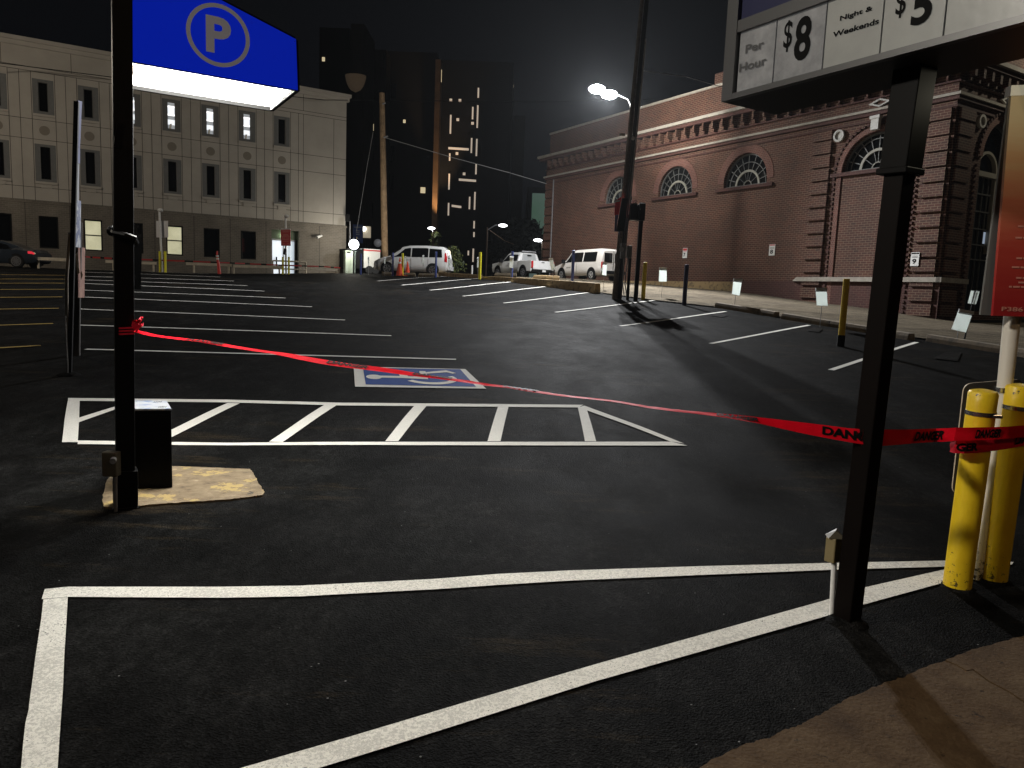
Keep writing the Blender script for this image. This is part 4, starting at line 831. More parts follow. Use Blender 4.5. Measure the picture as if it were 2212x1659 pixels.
tP = at(2194, 620, bP[1]+.03); m_ = MB(); m_.tube([bP-(0, 0, .05), at(2170, 838, bP[1]+.0), tP], [.036, .04, .046], 20)
WPP = mat('white_pole_paint', (.70, .66, .58), .4, bump=.1, bs=30); Nn, Ll = nd(WPP); tcx = Nn['Texture Coordinate'].outputs['Object']; spz = Nn.new('ShaderNodeSeparateXYZ'); Ll.new(tcx, spz.inputs[0])
nn = mathn(Nn, Ll, 'ADD', noise(Nn, Ll, tcx, 30, 8, .75), mathn(Nn, Ll, 'MULTIPLY', mathn(Nn, Ll, 'SUBTRACT', .25, spz.outputs[2]), .6)); Ll.new(ramp(Nn, Ll, nn, [(.62, (.70, .66, .58)), (.66, (.03, .025, .02))]), Nn['Principled BSDF'].inputs['Base Color'])
m_.build('pole', WPP, wpz, world=True, smooth=True)
m_ = MB(); p = at(2168, 842, bP[1]); m_.tube([p-(0, 0, .014), p+(0, 0, .014)], .05, 18); m_.build('clamp_ring', STEEL, wpz, world=True, smooth=True)
m_ = MB(); u = bP[1]+.1; c4 = [at(2056, 1066, u), at(2190, 1066, u), at(2210, 818, u), at(2083, 829, u)]
def rounded(P, rad, n=5):
    out = []; k = len(P)
    for i in range(k):
        a, b, c = P[i-1], P[i], P[(i+1) % k]; e0 = (a-b)/np.linalg.norm(a-b); e1 = (c-b)/np.linalg.norm(c-b)
        for j in range(n+1): t = j/n; out.append((b+e0*rad)*(1-t)**2+b*2*t*(1-t)+(b+e1*rad)*t**2)
    return out
m_.slab(rounded(c4, .05), (0, .01, 0)); m_.m = [0, 0]+[1]*(len(m_.f)-2); m_.build('lower_sign_back', [mat('dull_sign_back', (.02, .018, .016), .6), mat('sign_rim_tan', (.6, .5, .38), .5)], wpz, world=True)
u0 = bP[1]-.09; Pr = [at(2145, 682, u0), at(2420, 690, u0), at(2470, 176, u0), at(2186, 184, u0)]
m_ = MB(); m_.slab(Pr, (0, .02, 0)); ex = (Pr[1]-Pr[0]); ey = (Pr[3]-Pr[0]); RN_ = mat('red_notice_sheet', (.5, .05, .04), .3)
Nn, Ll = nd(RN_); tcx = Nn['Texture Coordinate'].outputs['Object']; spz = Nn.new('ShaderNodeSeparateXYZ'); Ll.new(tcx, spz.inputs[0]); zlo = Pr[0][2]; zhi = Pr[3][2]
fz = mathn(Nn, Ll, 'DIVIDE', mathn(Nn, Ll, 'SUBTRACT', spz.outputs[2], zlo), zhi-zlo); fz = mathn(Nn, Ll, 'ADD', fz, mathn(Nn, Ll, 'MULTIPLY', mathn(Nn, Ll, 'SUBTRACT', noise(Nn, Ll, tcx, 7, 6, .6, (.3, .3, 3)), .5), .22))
Ll.new(ramp(Nn, Ll, fz, [(.05, (.34, .02, .022)), (.3, (.42, .05, .035)), (.5, (.52, .16, .09)), (.68, (.50, .29, .15)), (.85, (.52, .42, .26))]), Nn['Principled BSDF'].inputs['Base Color'])  # cream fading to red paints the gleam from above into the sheet
m_.k = 1
def nb(a, b, c, d): m_.quad(*[Pr[0]+ex*s+ey*t-np.array([0, .003, 0]) for s, t in ((a, c), (b, c), (b, d), (a, d))])
random.seed(3)
for t, lines in ((.395, 2), (.345, 1), (.315, 1), (.255, 1), (.235, 1), (.215, 1), (.19, 1), (.168, 1), (.148, 1), (.128, 1)):
    s = .10+random.uniform(0, .14)
    while s < .85: w_ = random.uniform(.02, .07); nb(s, s+w_, t, t+.008); s += w_+.008
put_text(m_, 'P386', .1, Pr[0]+ex*.06+ey*.022, ex*.17, ey*.02, (0, -1, 0), .02, .003, fit=(1, 1))
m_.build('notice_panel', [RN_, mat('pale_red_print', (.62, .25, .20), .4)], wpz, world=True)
for v in bpy.data.objects['notice_panel'].data.vertices: pass
m_ = MB(); a = at(2185, 184, u0-.01); b = at(2470, 176, u0-.01); m_.slab([a-HT*.055, b-HT*.055, b, a], (0, .05, 0)); m_.build('white_top_edge', mat('top_edge_white', (.8, .8, .74), .4), wpz, world=True)
m_ = MB(); u1 = u0+.06; m_.slab([at(2118, 680, u1), at(2350, 692, u1), at(2400, 190, u1), at(2181, 195, u1)], (0, .015, 0)); m_.build('grey_back_panel', mat('grey_sheet_metal', (.18, .18, .175), .55, .2), wpz, world=True)
# --- danger tape ------------------------------------------------------
PT = [(289,714,3),(297,716,4),(335,724,4.5),(400,733.5,6),(440,738,6),(520,750.5,5.5),(575,760,5),(612,766,7),(650,773,9.5),(700,781,11.5),(765,791,12),(830,800,11.5),(875,806,10),(950,815,6),(1000,823,6.5),(1050,832,5.5),(1100,837,4.5),(1185,849,4),(1240,857,4.5),(1330,868,4),(1400,879,4),(1500,890,5),(1560,898,8),(1640,909,13),(1700,918,20),(1780,931,27),(1835,940,30),(1866,944,36)]
bL = at(289, 714, B0[1]-.03); bR = at(1866, 944, B1[1]-.055); dn = np.cross((bR-bL)*[1, 1, 0], (0, 0, 1)); dn /= np.linalg.norm(dn)
def ribbon(name, rows, words, par, wt=.036, lbl=None, segs=6):
    """rows: (centre, half width vector); words: (start s, size) placed along the run"""
    Cs, Ws = [], []
    for (c0, w0), (c1, w1) in zip(rows[:-1], rows[1:]):
        for t in np.linspace(0, 1, segs, endpoint=False): Cs.append(c0+(c1-c0)*t); w_ = w0+(w1-w0)*t; Ws.append(w_/np.linalg.norm(w_)*(np.linalg.norm(w0)*(1-t)+np.linalg.norm(w1)*t))
    Cs.append(rows[-1][0]); Ws.append(rows[-1][1]); Cs = np.array(Cs); Ws = np.array(Ws); sl = np.concatenate([[0], np.cumsum(np.linalg.norm(np.diff(Cs, axis=0), axis=1))])
    m_ = MB(); v = []
    K = 5
    for i in range(len(Cs)):
        T = Cs[min(i+1, len(Cs)-1)]-Cs[max(i-1, 0)]; nn_ = np.cross(T, Ws[i]); nn_ /= np.linalg.norm(nn_)
        for j in range(K): t = -1+2*j/(K-1); v.append(Cs[i]+Ws[i]*t+nn_*(.003*math.sin(3*t+sl[i]*9)+.0015*math.sin(sl[i]*60)*(1-t*t)))
    m_.add(v, [(i*K+j, i*K+j+1, (i+1)*K+j+1, (i+1)*K+j) for i in range(len(Cs)-1) for j in range(K-1)]); m_.k = 1
    def ev(s, t):
        c = np.array([np.interp(s, sl, Cs[:, k]) for k in range(3)]); w_ = np.array([np.interp(s, sl, Ws[:, k]) for k in range(3)]); return c, w_
    def wv(s, t, off):
        c, w_ = ev(s, t); T = ev(s+.01, t)[0]-ev(s-.01, t)[0]; nn_ = np.cross(T, w_); nn_ /= np.linalg.norm(nn_)+1e-9
        if nn_[1] > 0: nn_ = -nn_
        return c+w_*t+nn_*off
    for s0, wd, shr in words:
        tv, tf = text_geo('DANGER', 1., .05, shr); tv = np.array(tv); lo, hi = tv.min(0), tv.max(0); tv = (tv-lo)/(hi-lo)
        m_.add([wv(s0+a*wd, -.68+1.36*b, .0052) for a, b in tv], tf)
    return m_, sl
rows = []
for x, y, th in PT:
    th = (th*.62 if x < 560 else th*.75) if x < 1500 else th
    c = onplane(x, y, bL, dn); d_ = (c-EYE)@FW; full = F*.072/d_; el = math.asin((EYE-c)[2]/np.linalg.norm(EYE-c)); th_ = math.acos(min(1, th/full))+el; cs, sn = math.cos(th_), math.sin(th_)
    rows.append((c, (np.array([0, 0, 1.])*cs+dn*sn*(1 if dn[1] > 0 else -1))*.036))
def s_at(px):
    xs = [p[0] for p in PT]; sl = [0]
    for a, b in zip(rows[:-1], rows[1:]): sl.append(sl[-1]+np.linalg.norm(b[0]-a[0]))
    return float(np.interp(px, xs, sl))
wds = []
for a, b, sh_ in ((405,486,0),(708,797,0),(893,980,0),(1087,1178,0),(1308,1418,0),(1548,1640,0),(1776,1905,0)): wds.append((s_at(a), s_at(b)-s_at(a) if b < 1866 else .30, sh_))
m_, _ = ribbon('t', rows, wds, None)
REDT2 = mat('red_tape_film', (.52, .003, .012), .6, spec=.02, coat=.0, bump=.3, bs=22)
dt = empty('danger_tape', rows[0][0], 0, 'twisted red DANGER tape tied between the two black posts and the bollards', 'barrier tape')
m_.build('tape_run', [REDT2, BLK], dt, world=True, smooth=True)
# second run: right post to the bollards, two layers
yb_ = lambda px, py, u: at(px, py, u)
r2 = [(1862,945,36,ur-.056),(1905,946,37,ur-.01),(1973,942.5,31,4.0),(2020,940.5,30,4.1),(2063,938.5,30,bA[1]-.17),(2095,937.5,29,bA[1]-.19),(2140,936,28,bA[1]-.19),(2180,934,27,bA[1]-.19),(2240,930,26,bB[1]-.18),(2320,925,26,bB[1]-.1)]
rw = [(at(x, y, u), np.array([0, 0, 1.])*(th*u/F/2)) for x, y, th, u in r2]
m_, sl = ribbon('t2', rw, [], None); 
def segs_at(px): return float(np.interp(px, [q[0] for q in r2], [sum(np.linalg.norm(rw[i+1][0]-rw[i][0]) for i in range(k)) for k in range(len(r2))]))
m_, sl = ribbon('t2', rw, [(segs_at(1973), segs_at(2040)-segs_at(1973), .35), (segs_at(2105), segs_at(2161)-segs_at(2105), .3)], None)
m_.build('tape_run', [REDT2, BLK], dt, world=True, smooth=True)
r3 = [(2052,966,20,bA[1]-.02),(2063,966,27,bA[1]-.13),(2085,966,29,bA[1]-.155),(2110,965,29,bA[1]-.14),(2150,959,31,bA[1]-.12),(2195,951,31,bB[1]-.15),(2250,941,30,bB[1]-.12)]
rw = [(at(x, y, u), np.array([0, 0, 1.])*(th*u/F/2)) for x, y, th, u in r3]; m_, sl = ribbon('t3', rw, [], None); s3 = [0]
for a, b in zip(rw[:-1], rw[1:]): s3.append(s3[-1]+np.linalg.norm(b[0]-a[0]))
f3 = lambda px: float(np.interp(px, [q[0] for q in r3], s3))
m_.k = 1
def wv3(s, t, off):
    c = np.array([np.interp(s, s3, [q[0][k] for q in rw]) for k in range(3)]); w_ = np.array([np.interp(s, s3, [q[1][k] for q in rw]) for k in range(3)]); return c+w_*t+np.array([0, -off, 0])
for txt, a, b in (('GER', 2064, 2112), ('DA', 2192, 2222)):
    tv, tf = text_geo(txt, 1., .05); tv = np.array(tv); lo, hi = tv.min(0), tv.max(0); tv = (tv-lo)/(hi-lo); m_.add([wv3(f3(a)+(f3(b)-f3(a))*p, -.6+1.25*q, .006) for p, q in tv], tf)
m_.build('tape_wrap', [mat('red_tape_lower_layer', (.55, .008, .025), .25, spec=.6, bump=.3, bs=20), BLK], dt, world=True, smooth=True)  # lower tape layer in a glossier red film
# knot at the left post and at the right post
m_ = MB(); k0 = at(289, 712, B0[1]-.05)
kn = [[(289,712),(284,703),(286,694),(293,690),(297,697),(300,702),(309,697),(308,705),(299,708),(295,718)], [(291,700),(299,690),(304,684),(308,686),(305,692),(298,700)]]
for P in kn: m_.slab([at(x, y, B0[1]-.06+.02*math.sin(x)) for x, y in P], (0, .012, .0))
for a in (0, .02, .04): m_.beam(at(250, 716, B0[1]-.068)+(0, 0, a-.02), at(290, 714, B0[1]-.062)+(0, 0, a-.02), .012, .004, (0, 0, 1))
m_.build('tape_knot', mat('tape_knot_red', (.6, .01, .03), .5, spec=.1, bump=.8, bs=60), dt, world=True)
# ================================================================== LOT FURNITURE
def bollard(px, ytop, ybot, u, m, lab, rad=.075, black=0, grp='steel bollards along the kerb', tilt=0):
    b = ug(px, ybot, u); t = at(px+tilt+(613-px)/13000*-(ybot-ytop), ytop, u); h = t[2]-b[2]; r = empty('bollard', b, 0, lab, 'bollard', grp); d = (t-b)
    m_ = MB(); k = black; m_.tube([(0, 0, -.1)]+[tuple(d*q) for q in np.linspace(k, 1, 5)]+[tuple(d*1.004)], [rad]*6+[rad*.75], 16)
    m_.build('tube', m, r, smooth=True)
    if black: m_ = MB(); m_.tube([(0, 0, -.1), tuple(d*black)], rad+.012, 16); m_.build('rubber_base', BLACKM, r, smooth=True)
    return r
bollard(1816, 603, 744, 16.3, YEL, 'yellow bollard with a black base sleeve, right of the lot by the brick wall', .068, .17, tilt=0)
bollard(1478, 572, 656, 25.3, mat('dark_blue_bollard', (.02, .028, .09), .45), 'dark navy bollard between the alley and the second stall line', .075)
bollard(1389, 567, 647, 26.9, YEL, 'yellow bollard just right of the black pay station post', .075)
bollard(1236, 541, 608, 31.2, BLU, 'blue bollard in front of the white passenger van', .062)
bollard(1036, 545, 602, 37.6, mat('bright_yellow_bollard', (.85, .78, .03), .4), 'bright yellow bollard standing alone between minivan and pickup', .07)
bollard(1105, 543, 600, 37.9, BLU, 'blue bollard in front of the front door of the white pickup', .062)
bollard(941, 544, 596, 39.8, BLU, 'blue bollard in front of the rear wheel of the white minivan', .055)
bollard(869, 547, 597, 40.5, mat('bright_yellow_bollard', (.85, .78, .03), .4), 'bright yellow bollard between the two traffic cones', .06)
bollard(848, 546, 597, 40.7, BLU, 'blue bollard before the front wheel of the white minivan', .055)
bollard(779, 548, 592, 42, BLU, 'blue bollard in front of the white box trailer', .055)
WPOST = mat('white_flexi_post', (.7, .7, .68), .5); bollard(1143-26, 572, 600, 44, WPOST, 'hidden', .05) if 0 else None
b = ug(1097-18.5, 572, 46) if 0 else None
bollard(1095-30, 0, 0, 0, None, '') if 0 else None
r = bollard(1273-0-0 if 0 else 1019+0, 573, 600, 41, WPOST, 'short white marker post left of the alone standing yellow bollard', .05, grp=None)
if 'group' in r: del r['group']
# cones
def cone(px, yt, yb, u, lab, cols):
    b = ug(px, yb, u); h = (yb-yt)*u/F; r = empty('traffic_cone', b, 0, lab, 'traffic cone', 'orange cones before the minivan'); m_ = MB()
    R_ = h*.2; z = [(.0, R_), (.5, R_*.62), (.68, R_*.47), (.78, R_*.38), (1, R_*.14)]
    m_.tube([(0, 0, h*t+.03) for t, _ in z], [q for _, q in z], 16); k = 16; m_.m = [0]*len(m_.f)
    for i in range(len(m_.f)):
        ringi = i//16; m_.m[i] = 1 if (cols and ringi == 2) else 0
    m_.build('cone', [mat('orange_cone', (.75, .07, .02), .5), mat('cone_collar', (.7, .7, .68), .4)], r, smooth=True); m_ = MB(); m_.box(-R_*1.3, R_*1.3, -R_*1.3, R_*1.3, 0, .03); m_.build('base', mat('orange_cone', (.75, .07, .02), .5) if not cols else BLACKM, r)
cone(1000-0-0 if 0 else 1000-149+0, 623-0-0, 600, 0, '', 0) if 0 else None
cone(1300*.54+824/2.765*.54, 560, 598, 40.3, 'taller orange traffic cone with white collars left of the yellow bollard', True)
cone(1300*.54+911/2.765*.54, 561.5, 591.5, 40.9, 'plain orange traffic cone right of the yellow bollard', False)
# red lane delineator
b = ug(474, 581, 37.5); r = empty('lane_delineator', b, 0, 'red flexible lane delineator post with white bands, slightly bent', 'delineator'); t = at(469, 542, 37.5)-b
m_ = MB(); m_.tube([(0, 0, 0), tuple(t*.4), tuple(t*.75+(-.03, 0, 0)), tuple(t)], [.085, .07, .05, .035], 12); m_.m = [0 if i < 12 else (1 if i < 24 else 0) for i in range(len(m_.f))]; m_.m = [0]*len(m_.f); m_.build('post', mat('red_plastic', (.72, .05, .04), .45), r, smooth=True)
m_ = MB()
for k in (.62, .74): m_.tube([tuple(t*k+(-.02, 0, 0)), tuple(t*(k+.07)+(-.02, 0, 0))], .068, 12)
m_.build('bands', mat('cone_collar', (.7, .7, .68), .4), r)
# sign posts with two yellow bollards
def sign_set(xp, yt, yb, u, sx0, sx1, sy0, sy1, m, xb, byt, lab, blab, red=False):
    b = ug(xp[1], yb, u); r = empty('sign_post', b, 0, lab, 'sign post'); m_ = MB(); m_.tube([(0, 0, 0), tuple(at(xp[0], yt, u)-b)], .05, 10); m_.build('pole', WPAINT, r)
    m_ = MB(); e = at(xp[0], yt-1, u)-b; m_.sphere(tuple(e+(0.05, 0, 0)), .11, 10, (1.3, 1, .8)); m_.build('top_camera', WPAINT, r, smooth=True)
    m_ = MB(); P = [at(sx0, sy1, u-.1)-b, at(sx1, sy1, u-.1)-b, at(sx1-.5, sy0, u-.1)-b, at(sx0-.5, sy0, u-.1)-b]
    if not red: P = [p+(0, .22, 0) for p in P]
    m_.slab(P, (0, .02, 0)); m_.k = 1
    if red:
        ex_, ey_ = P[1]-P[0], P[3]-P[0]; m_.k = 2; m_.quad(*[P[0]+ex_*s+ey_*t_-(0, .004, 0) for s, t_ in ((0, .95), (1, .95), (1, 1), (0, 1))]); m_.k = 1
        for t_, a, c in ((.86, .1, .9), (.8, .2, .8), (.66, .25, .75), (.60, .2, .85), (.52, .1, .9), (.44, .1, .45), (.44, .55, .9), (.36, .15, .85), (.26, .2, .8), (.1, .15, .35), (.1, .65, .85)):
            m_.quad(*[P[0]+ex_*s+ey_*q_-(0, .004, 0) for s, q_ in ((a, t_), (c, t_), (c, t_+.025), (a, t_+.025))])
    m_.build('sign_panel', [m, mat('pale_red_print', (.62, .25, .20), .4), WPAINT], r)
    for k, x in enumerate(xb): bollard(x, byt, yb, u-.15, mat('bright_yellow_bollard', (.85, .78, .03), .4), blab[k], .055, grp='paired yellow bollards at the far sign posts')
sign_set((344, 350), 455, 580, 36.5, 333, 358.5, 476, 512, mat('lilac_white_sheet', (.62, .61, .63), .5), (346, 357.5), 543, 'white pole with a blank white sign back before the lit yellow window', ('yellow bollard left of the blank sign pole', 'yellow bollard right of the blank sign pole'))
sign_set((616.5, 618), 468, 590, 40.5, 607, 628, 494, 531, REDP, (611, 624), 555, 'white pole with a red notice in front of the lit lobby door', ('yellow bollard left of the red notice pole', 'yellow bollard right of the red notice pole'), True)
m_ = MB(); 
p = at(614.5, 543, 40.3); kb = empty('hanging_bag', p, 0, 'small dark bag hanging on the red notice pole', 'bag'); m_.hexa([tuple(at(x, y, 40.3+dy)-p) for dy in (0, .12) for x, y in ((610.5, 549), (616, 551), (619, 538), (614, 536))]); m_.build('bag_body', mat('dark_blue_fabric', (.01, .014, .03), .8), kb, bevel=.02)
m_ = MB(); m_.tube([tuple(at(617, 537, 40.35)-p), tuple(at(618, 531, 40.4)-p)], .012, 6); m_.build('strap', BLACKM, kb)
# far red tape before the office
TP = [(170,553,34),(200,556,34.5),(250,558.5,35),(345,562,36.4),(360,562.5,36.4),(473,567,37.5),(540,570,39.5),(611,573,40.3),(626,573.5,40.3),(700,576,43),(742,579,44.5)]
m_ = MB(); P = [at(*p) for p in TP]; r = empty('danger_tape', P[0], 0, 'far thin red tape strung between the paired bollards before the office', 'barrier tape')
for a, b in zip(P[:-1], P[1:]):
    for k in range(6):
        s0, s1 = a+(b-a)*k/6, a+(b-a)*(k+1)/6; m_.k = (k % 3 == 2); m_.quad(s0-(0, 0, .035), s1-(0, 0, .035), s1+(0, 0, .035), s0+(0, 0, .035))
m_.build('tape_run', [mat('far_red_tape', (.42, .02, .02), .4), BLK], r, world=True)
# kerbs ----------------------------------------------------------------
def kerb_line(name, P, h, w_, m, lab, grp=None, gaps=1.83, zoff=0, hs=None):
    """concrete beams laid end to end along plan points"""
    r = empty(name, P[0], 0, lab, 'kerb', grp); segs = []
    for a, b in zip(P[:-1], P[1:]):
        L_ = np.linalg.norm((b-a)[:2]); n = max(1, round(L_/gaps))
        for k in range(n): segs.append((a+(b-a)*k/n, a+(b-a)*(k+1)/n))
    tot = len(segs)
    for i, (a, b) in enumerate(segs):
        t = (b-a)[:2]; t = t/np.linalg.norm(t); nn_ = np.array([t[1], -t[0]]); 
        if nn_[0] < 0: nn_ = -nn_
        hh = (hs[0]+(hs[1]-hs[0])*i/tot, hs[0]+(hs[1]-hs[0])*(i+1)/tot) if hs else (h, h); a2 = a[:2]+t*.008; b2 = b[:2]-t*.008; v = []
        za, zb = tz(*a[:2])+zoff, tz(*b[:2])+zoff
        for q, z, H in ((a2, za, hh[0]), (b2, zb, hh[1])):
            for off, zz in ((0, -.06), (.02, H*.55), (.05, H), (w_-.03, H), (w_, -.06)): p = q+nn_*off; v.append((p[0], p[1], z+zz))
        m_ = MB(); m_.add(v, [(0, 1, 2, 3, 4), (9, 8, 7, 6, 5)]+[(k, k+5, k+6, k+1) for k in range(4)]+[(4, 9, 5, 0)]); m_.build('kerb_block', m, r, world=True, bevel=.012)
    return r
K1 = [G(1040, 602.5), G(1160, 617), G(1284, 634)]
kerb_line('kerb_beam', K1, .3, .3, CURB, 'ochre concrete kerb beam ending at the wooden utility pole', hs=(.14, .40))
kerb_line('kerb_beam', [G(1566-24, 664), G(1637, 679.5), G(1671, 685.5)], .17, .25, CURE, 'low kerb beam with two dark missing bits, left of the black based bollard')
kerb_line('kerb_beam', [G(1685, 688.5), G(1790, 706), G(1881, 721), G(1960, 735)], .17, .25, CURE, 'low kerb beam running behind the black based yellow bollard')
kerb_line('kerb_beam', [G(1998, 737), G(2163, 764), G(2320, 792)], .17, .25, CURE, 'dark low kerb beam at the right behind the white pole')
kerb_line('kerb_beam', [ug(915, 594, 43.5), ug(960, 598, 41.8), ug(1034, 601.5, 38.6)], .2, .25, CURB, 'kerb beam right of the minivan, running to the lone yellow bollard')
def stop(px0, py0, px1, py1, u0, u1, h, m, lab, dz=0):
    a, b = ug(px0, py0, u0), ug(px1, py1, u1); a[2] += dz; b[2] += dz; r = empty('wheel_stop', a, 0, lab, 'wheel stop', 'concrete wheel stops behind the kerb'); t = (b-a)/np.linalg.norm(b-a); nn_ = np.cross(t, (0, 0, 1)); nn_ = nn_ if nn_[1] > 0 else -nn_; v = []
    for q, s in ((a, 1), (b, -1)):
        for off, z, e in ((0, -.3, 0), (.0, h*.5, 0), (.05, h, .06), (.2, h, .06), (.25, -.3, 0)): p = q+nn_*off+t*s*e; v.append((p[0], p[1], p[2]+z))
    m_ = MB(); m_.add(v, [(0, 1, 2, 3, 4), (9, 8, 7, 6, 5)]+[(k, k+5, k+6, k+1) for k in range(4)]+[(4, 9, 5, 0)]); m_.build('block', m, r, world=True, bevel=.015)
CURD = mat('dark_kerb_concrete', (.16, .13, .09), .9, var=.4, vs=6)
stop(1150, 601, 1209, 603, 35.3, 35, .23, CURB, 'ochre topped wheel stop behind the kerb, below the pickup tailgate', .12)
stop(1067, 597, 1116, 599, 38.3, 38, .24, CURD, 'dark wheel stop with one ochre end, under the pickup door', .08)
stop(825, 596, 846, 597, 41.2, 41, .2, CURD, 'dark wheel stop left of the taller cone'); stop(862, 597, 897, 598, 40.8, 40.6, .2, CURD, 'dark wheel stop behind the plain cone')
stop(903, 598, 945, 599, 40.4, 40.0, .2, CURD, 'dark wheel stop at the rear wheel of the minivan')
# blank boards on thin stakes along the alley -------------------------
BOARD = mat('blank_board', (.78, .82, .80), .5, var=.05); Nn, Ll = nd(BOARD); tl = Nn.new('ShaderNodeBsdfTranslucent'); tl.inputs[0].default_value = (.92, .97, .94, 1); mx_ = Nn.new('ShaderNodeMixShader'); mx_.inputs[0].default_value = .55; Ll.new(Nn['Principled BSDF'].outputs[0], mx_.inputs[1]); Ll.new(tl.outputs[0], mx_.inputs[2]); Ll.new(mx_.outputs[0], Nn['Material Output'].inputs[0]); CAPM = mat('board_clip', (.7, .72, .72), .4)
def board(P, u, lab, ground=True):
    P3 = [at(x, y, u+(.0 if i in (0, 3) else .12)) for i, (x, y) in enumerate(P)]; c = (P3[0]+P3[1])/2; g0 = tz(c[0], c[1]); r = empty('blank_board', (c[0], c[1], g0), 0, lab, 'board', 'blank white boards on stakes along the kerb')
    m_ = MB(); m_.slab(P3, (0, .012, 0)); m_.build('panel', BOARD, r, world=True)
    a, b = P3[3], P3[2]; e = (b-a)*.02; m_ = MB(); m_.slab([a-e-HT*.05, b+e-HT*.05, b+e+HT*.03, a-e+HT*.03], (0, -.03, 0)); m_.k = 1; m_.slab([a-e-HT*.075, b+e-HT*.075, b+e-HT*.052, a-e-HT*.052], (0, -.012, 0)); m_.build('clip', [CAPM, BLACKM], r, world=True)
    if ground: m_ = MB(); m_.tube([(c[0], c[1]+.03, g0-.1), (c[0], c[1]+.03, P3[0][2]+.05)], .008, 6); m_.build('stake', GALV, r, world=True)
Z4 = lambda x, y: (1566+.1465*x, 567+.1465*y)
board([Z4(102,466), Z4(216,490), Z4(252,262), Z4(128,250)], 24.6, 'blank board before the lower brick wall, just right of the navy bollard')
board([Z4(1354,632), Z4(1515,640), Z4(1500,390), Z4(1338,388)], 20.3, 'blank board just left of the black based yellow bollard')
board([(1423, 608), (1440, 608.5), (1440.5, 580), (1424.5, 579)], 27.8, 'blank board between the slim yellow bollard and the navy bollard')
board([(1728+.2187*1497, 486+.2187*1030), (1728+.2187*1640, 486+.2187*1062), (1728+.2187*1710, 486+.2187*865), (1728+.2187*1570, 486+.2187*840)], 17.6, 'larger tilted blank board at the dark corner of the brick building')
r = empty('strip_sign', at(2090, 668, 18.3), 0, 'two narrow white strips on a thin dark tilted stake', 'sign'); m_ = MB(); K = lambda x, y, u=18.3: at(1728+.2187*x, 486+.2187*y, u)
m_.slab([K(1660,773), K(1690,778), K(1722,650), K(1692,647)], (0, .01, 0)); m_.slab([K(1706,780), K(1740,782), K(1775,655), K(1743,652)], (0, .01, 0)); m_.build('strips', BOARD, r, world=True)
m_ = MB(); gq = K(1640, 960); m_.tube([(gq[0], gq[1], tz(gq[0], gq[1])), K(1735, 650, 18.35)], .02, 6); m_.build('stake', BLACKM, r, world=True)
B3 = lambda x, y: (1026+.1953*x, 486+.1953*y)
board([B3(382,470), B3(420,478), B3(428,355), B3(386,348)], 36.5, 'blank board covering the rear of the pickup door')
board([B3(842,495), B3(888,495), B3(862,370), B3(816,370)], 34.5, 'blank board covering the right end of the pickup tailgate')
board([B3(1405,552), B3(1452,560), B3(1462,420), B3(1412,420)], 30.5, 'blank board covering the rear corner of the passenger van')
board([B3(22,470), B3(40,470), B3(42,362), B3(26,360)], 38.3, 'blank board half hidden by the lone bright yellow bollard')
board([(702+.1953*1360, 486+.1953*460), (702+.1953*1386, 486+.1953*462), (702+.1953*1388, 486+.1953*358), (702+.1953*1360, 486+.1953*355)], 39.3, 'blank board at the tail of the white minivan')
board([(702+.1953*1075, 486+.1953*435), (702+.1953*1097, 486+.1953*438), (702+.1953*1098, 486+.1953*340), (702+.1953*1078, 486+.1953*342)], 39.9, 'blank board on the middle door of the white minivan')
board([(702+.1953*880, 486+.1953*435), (702+.1953*895, 486+.1953*438), (702+.1953*897, 486+.1953*350), (702+.1953*882, 486+.1953*350)], 40.3, 'blank board between yellow bollard and minivan front door')
board([(702+.1953*653, 486+.1953*425), (702+.1953*668, 486+.1953*428), (702+.1953*668, 486+.1953*360), (702+.1953*653, 486+.1953*358)], 41, 'small blank board before the minivan bonnet')
board([(702+.1953*474, 486+.1953*432), (702+.1953*489, 486+.1953*434), (702+.1953*489, 486+.1953*362), (702+.1953*474, 486+.1953*360)], 42, 'small blank board before the white box trailer')
# utility pole with lamp ----------------------------------------------
U1 = G(1328, 634); uu = 26.9; U1 = ug(1328, 634, uu); up_ = empty('utility_pole', U1, 0, 'tall leaning wooden utility pole with black conduits and the lot lamp', 'utility pole')
tt = at(1393, -60, uu); m_ = MB(); m_.tube([U1-(0, 0, .3)]+[U1+(tt-U1)*k/8 for k in range(9)], [.10]+[.10-.03*k/8 for k in range(9)], 16); m_.build('pole', mat('grey_pole_wood', (.13, .105, .08), .85, var=.45, vs=12, bump=.6, bs=30), up_, world=True, smooth=True)
ax = (tt-U1)/np.linalg.norm(tt-U1); side = np.array([.92, -.38, 0])
m_ = MB()
for k, (o_, r_, l_) in enumerate(((.125, .03, 13), (.175, .035, 13.5), (.235, .028, 12))): m_.tube([U1+side*o_-(0, 0, .1), U1+side*o_*.95+ax*l_*.5, U1+side*(o_-.03)+ax*l_], r_, 10)
m_.build('black_conduits', mat('conduit_black', (.008, .008, .009), .35), up_, world=True, smooth=True)
m_ = MB(); m_.tube([U1+side*.24+ax*3.0, U1+side*.25+ax*9], .03, 10); m_.tube([U1+np.array([.05, -.11, 0])+ax*7.5, U1+np.array([.06, -.09, 0])+ax*12], .014, 8); m_.build('grey_conduits', GALV, up_, world=True, smooth=True)
pa = at(1361, 240, uu-.2); LU = 38.0
lb = ug(1333, 606, LU); lt_ = at(1363, 240, LU); lp = empty('lot_lamp', lb, 0, 'bright twin-headed white lot lamp on an arm just left of the tall utility pole', 'street lamp')
m_ = MB(); m_.tube([lb-(0, 0, .2), (lb+lt_)/2, lt_], [.09, .08, .06], 12); m_.build('pole', BLACK, lp, world=True, smooth=True)
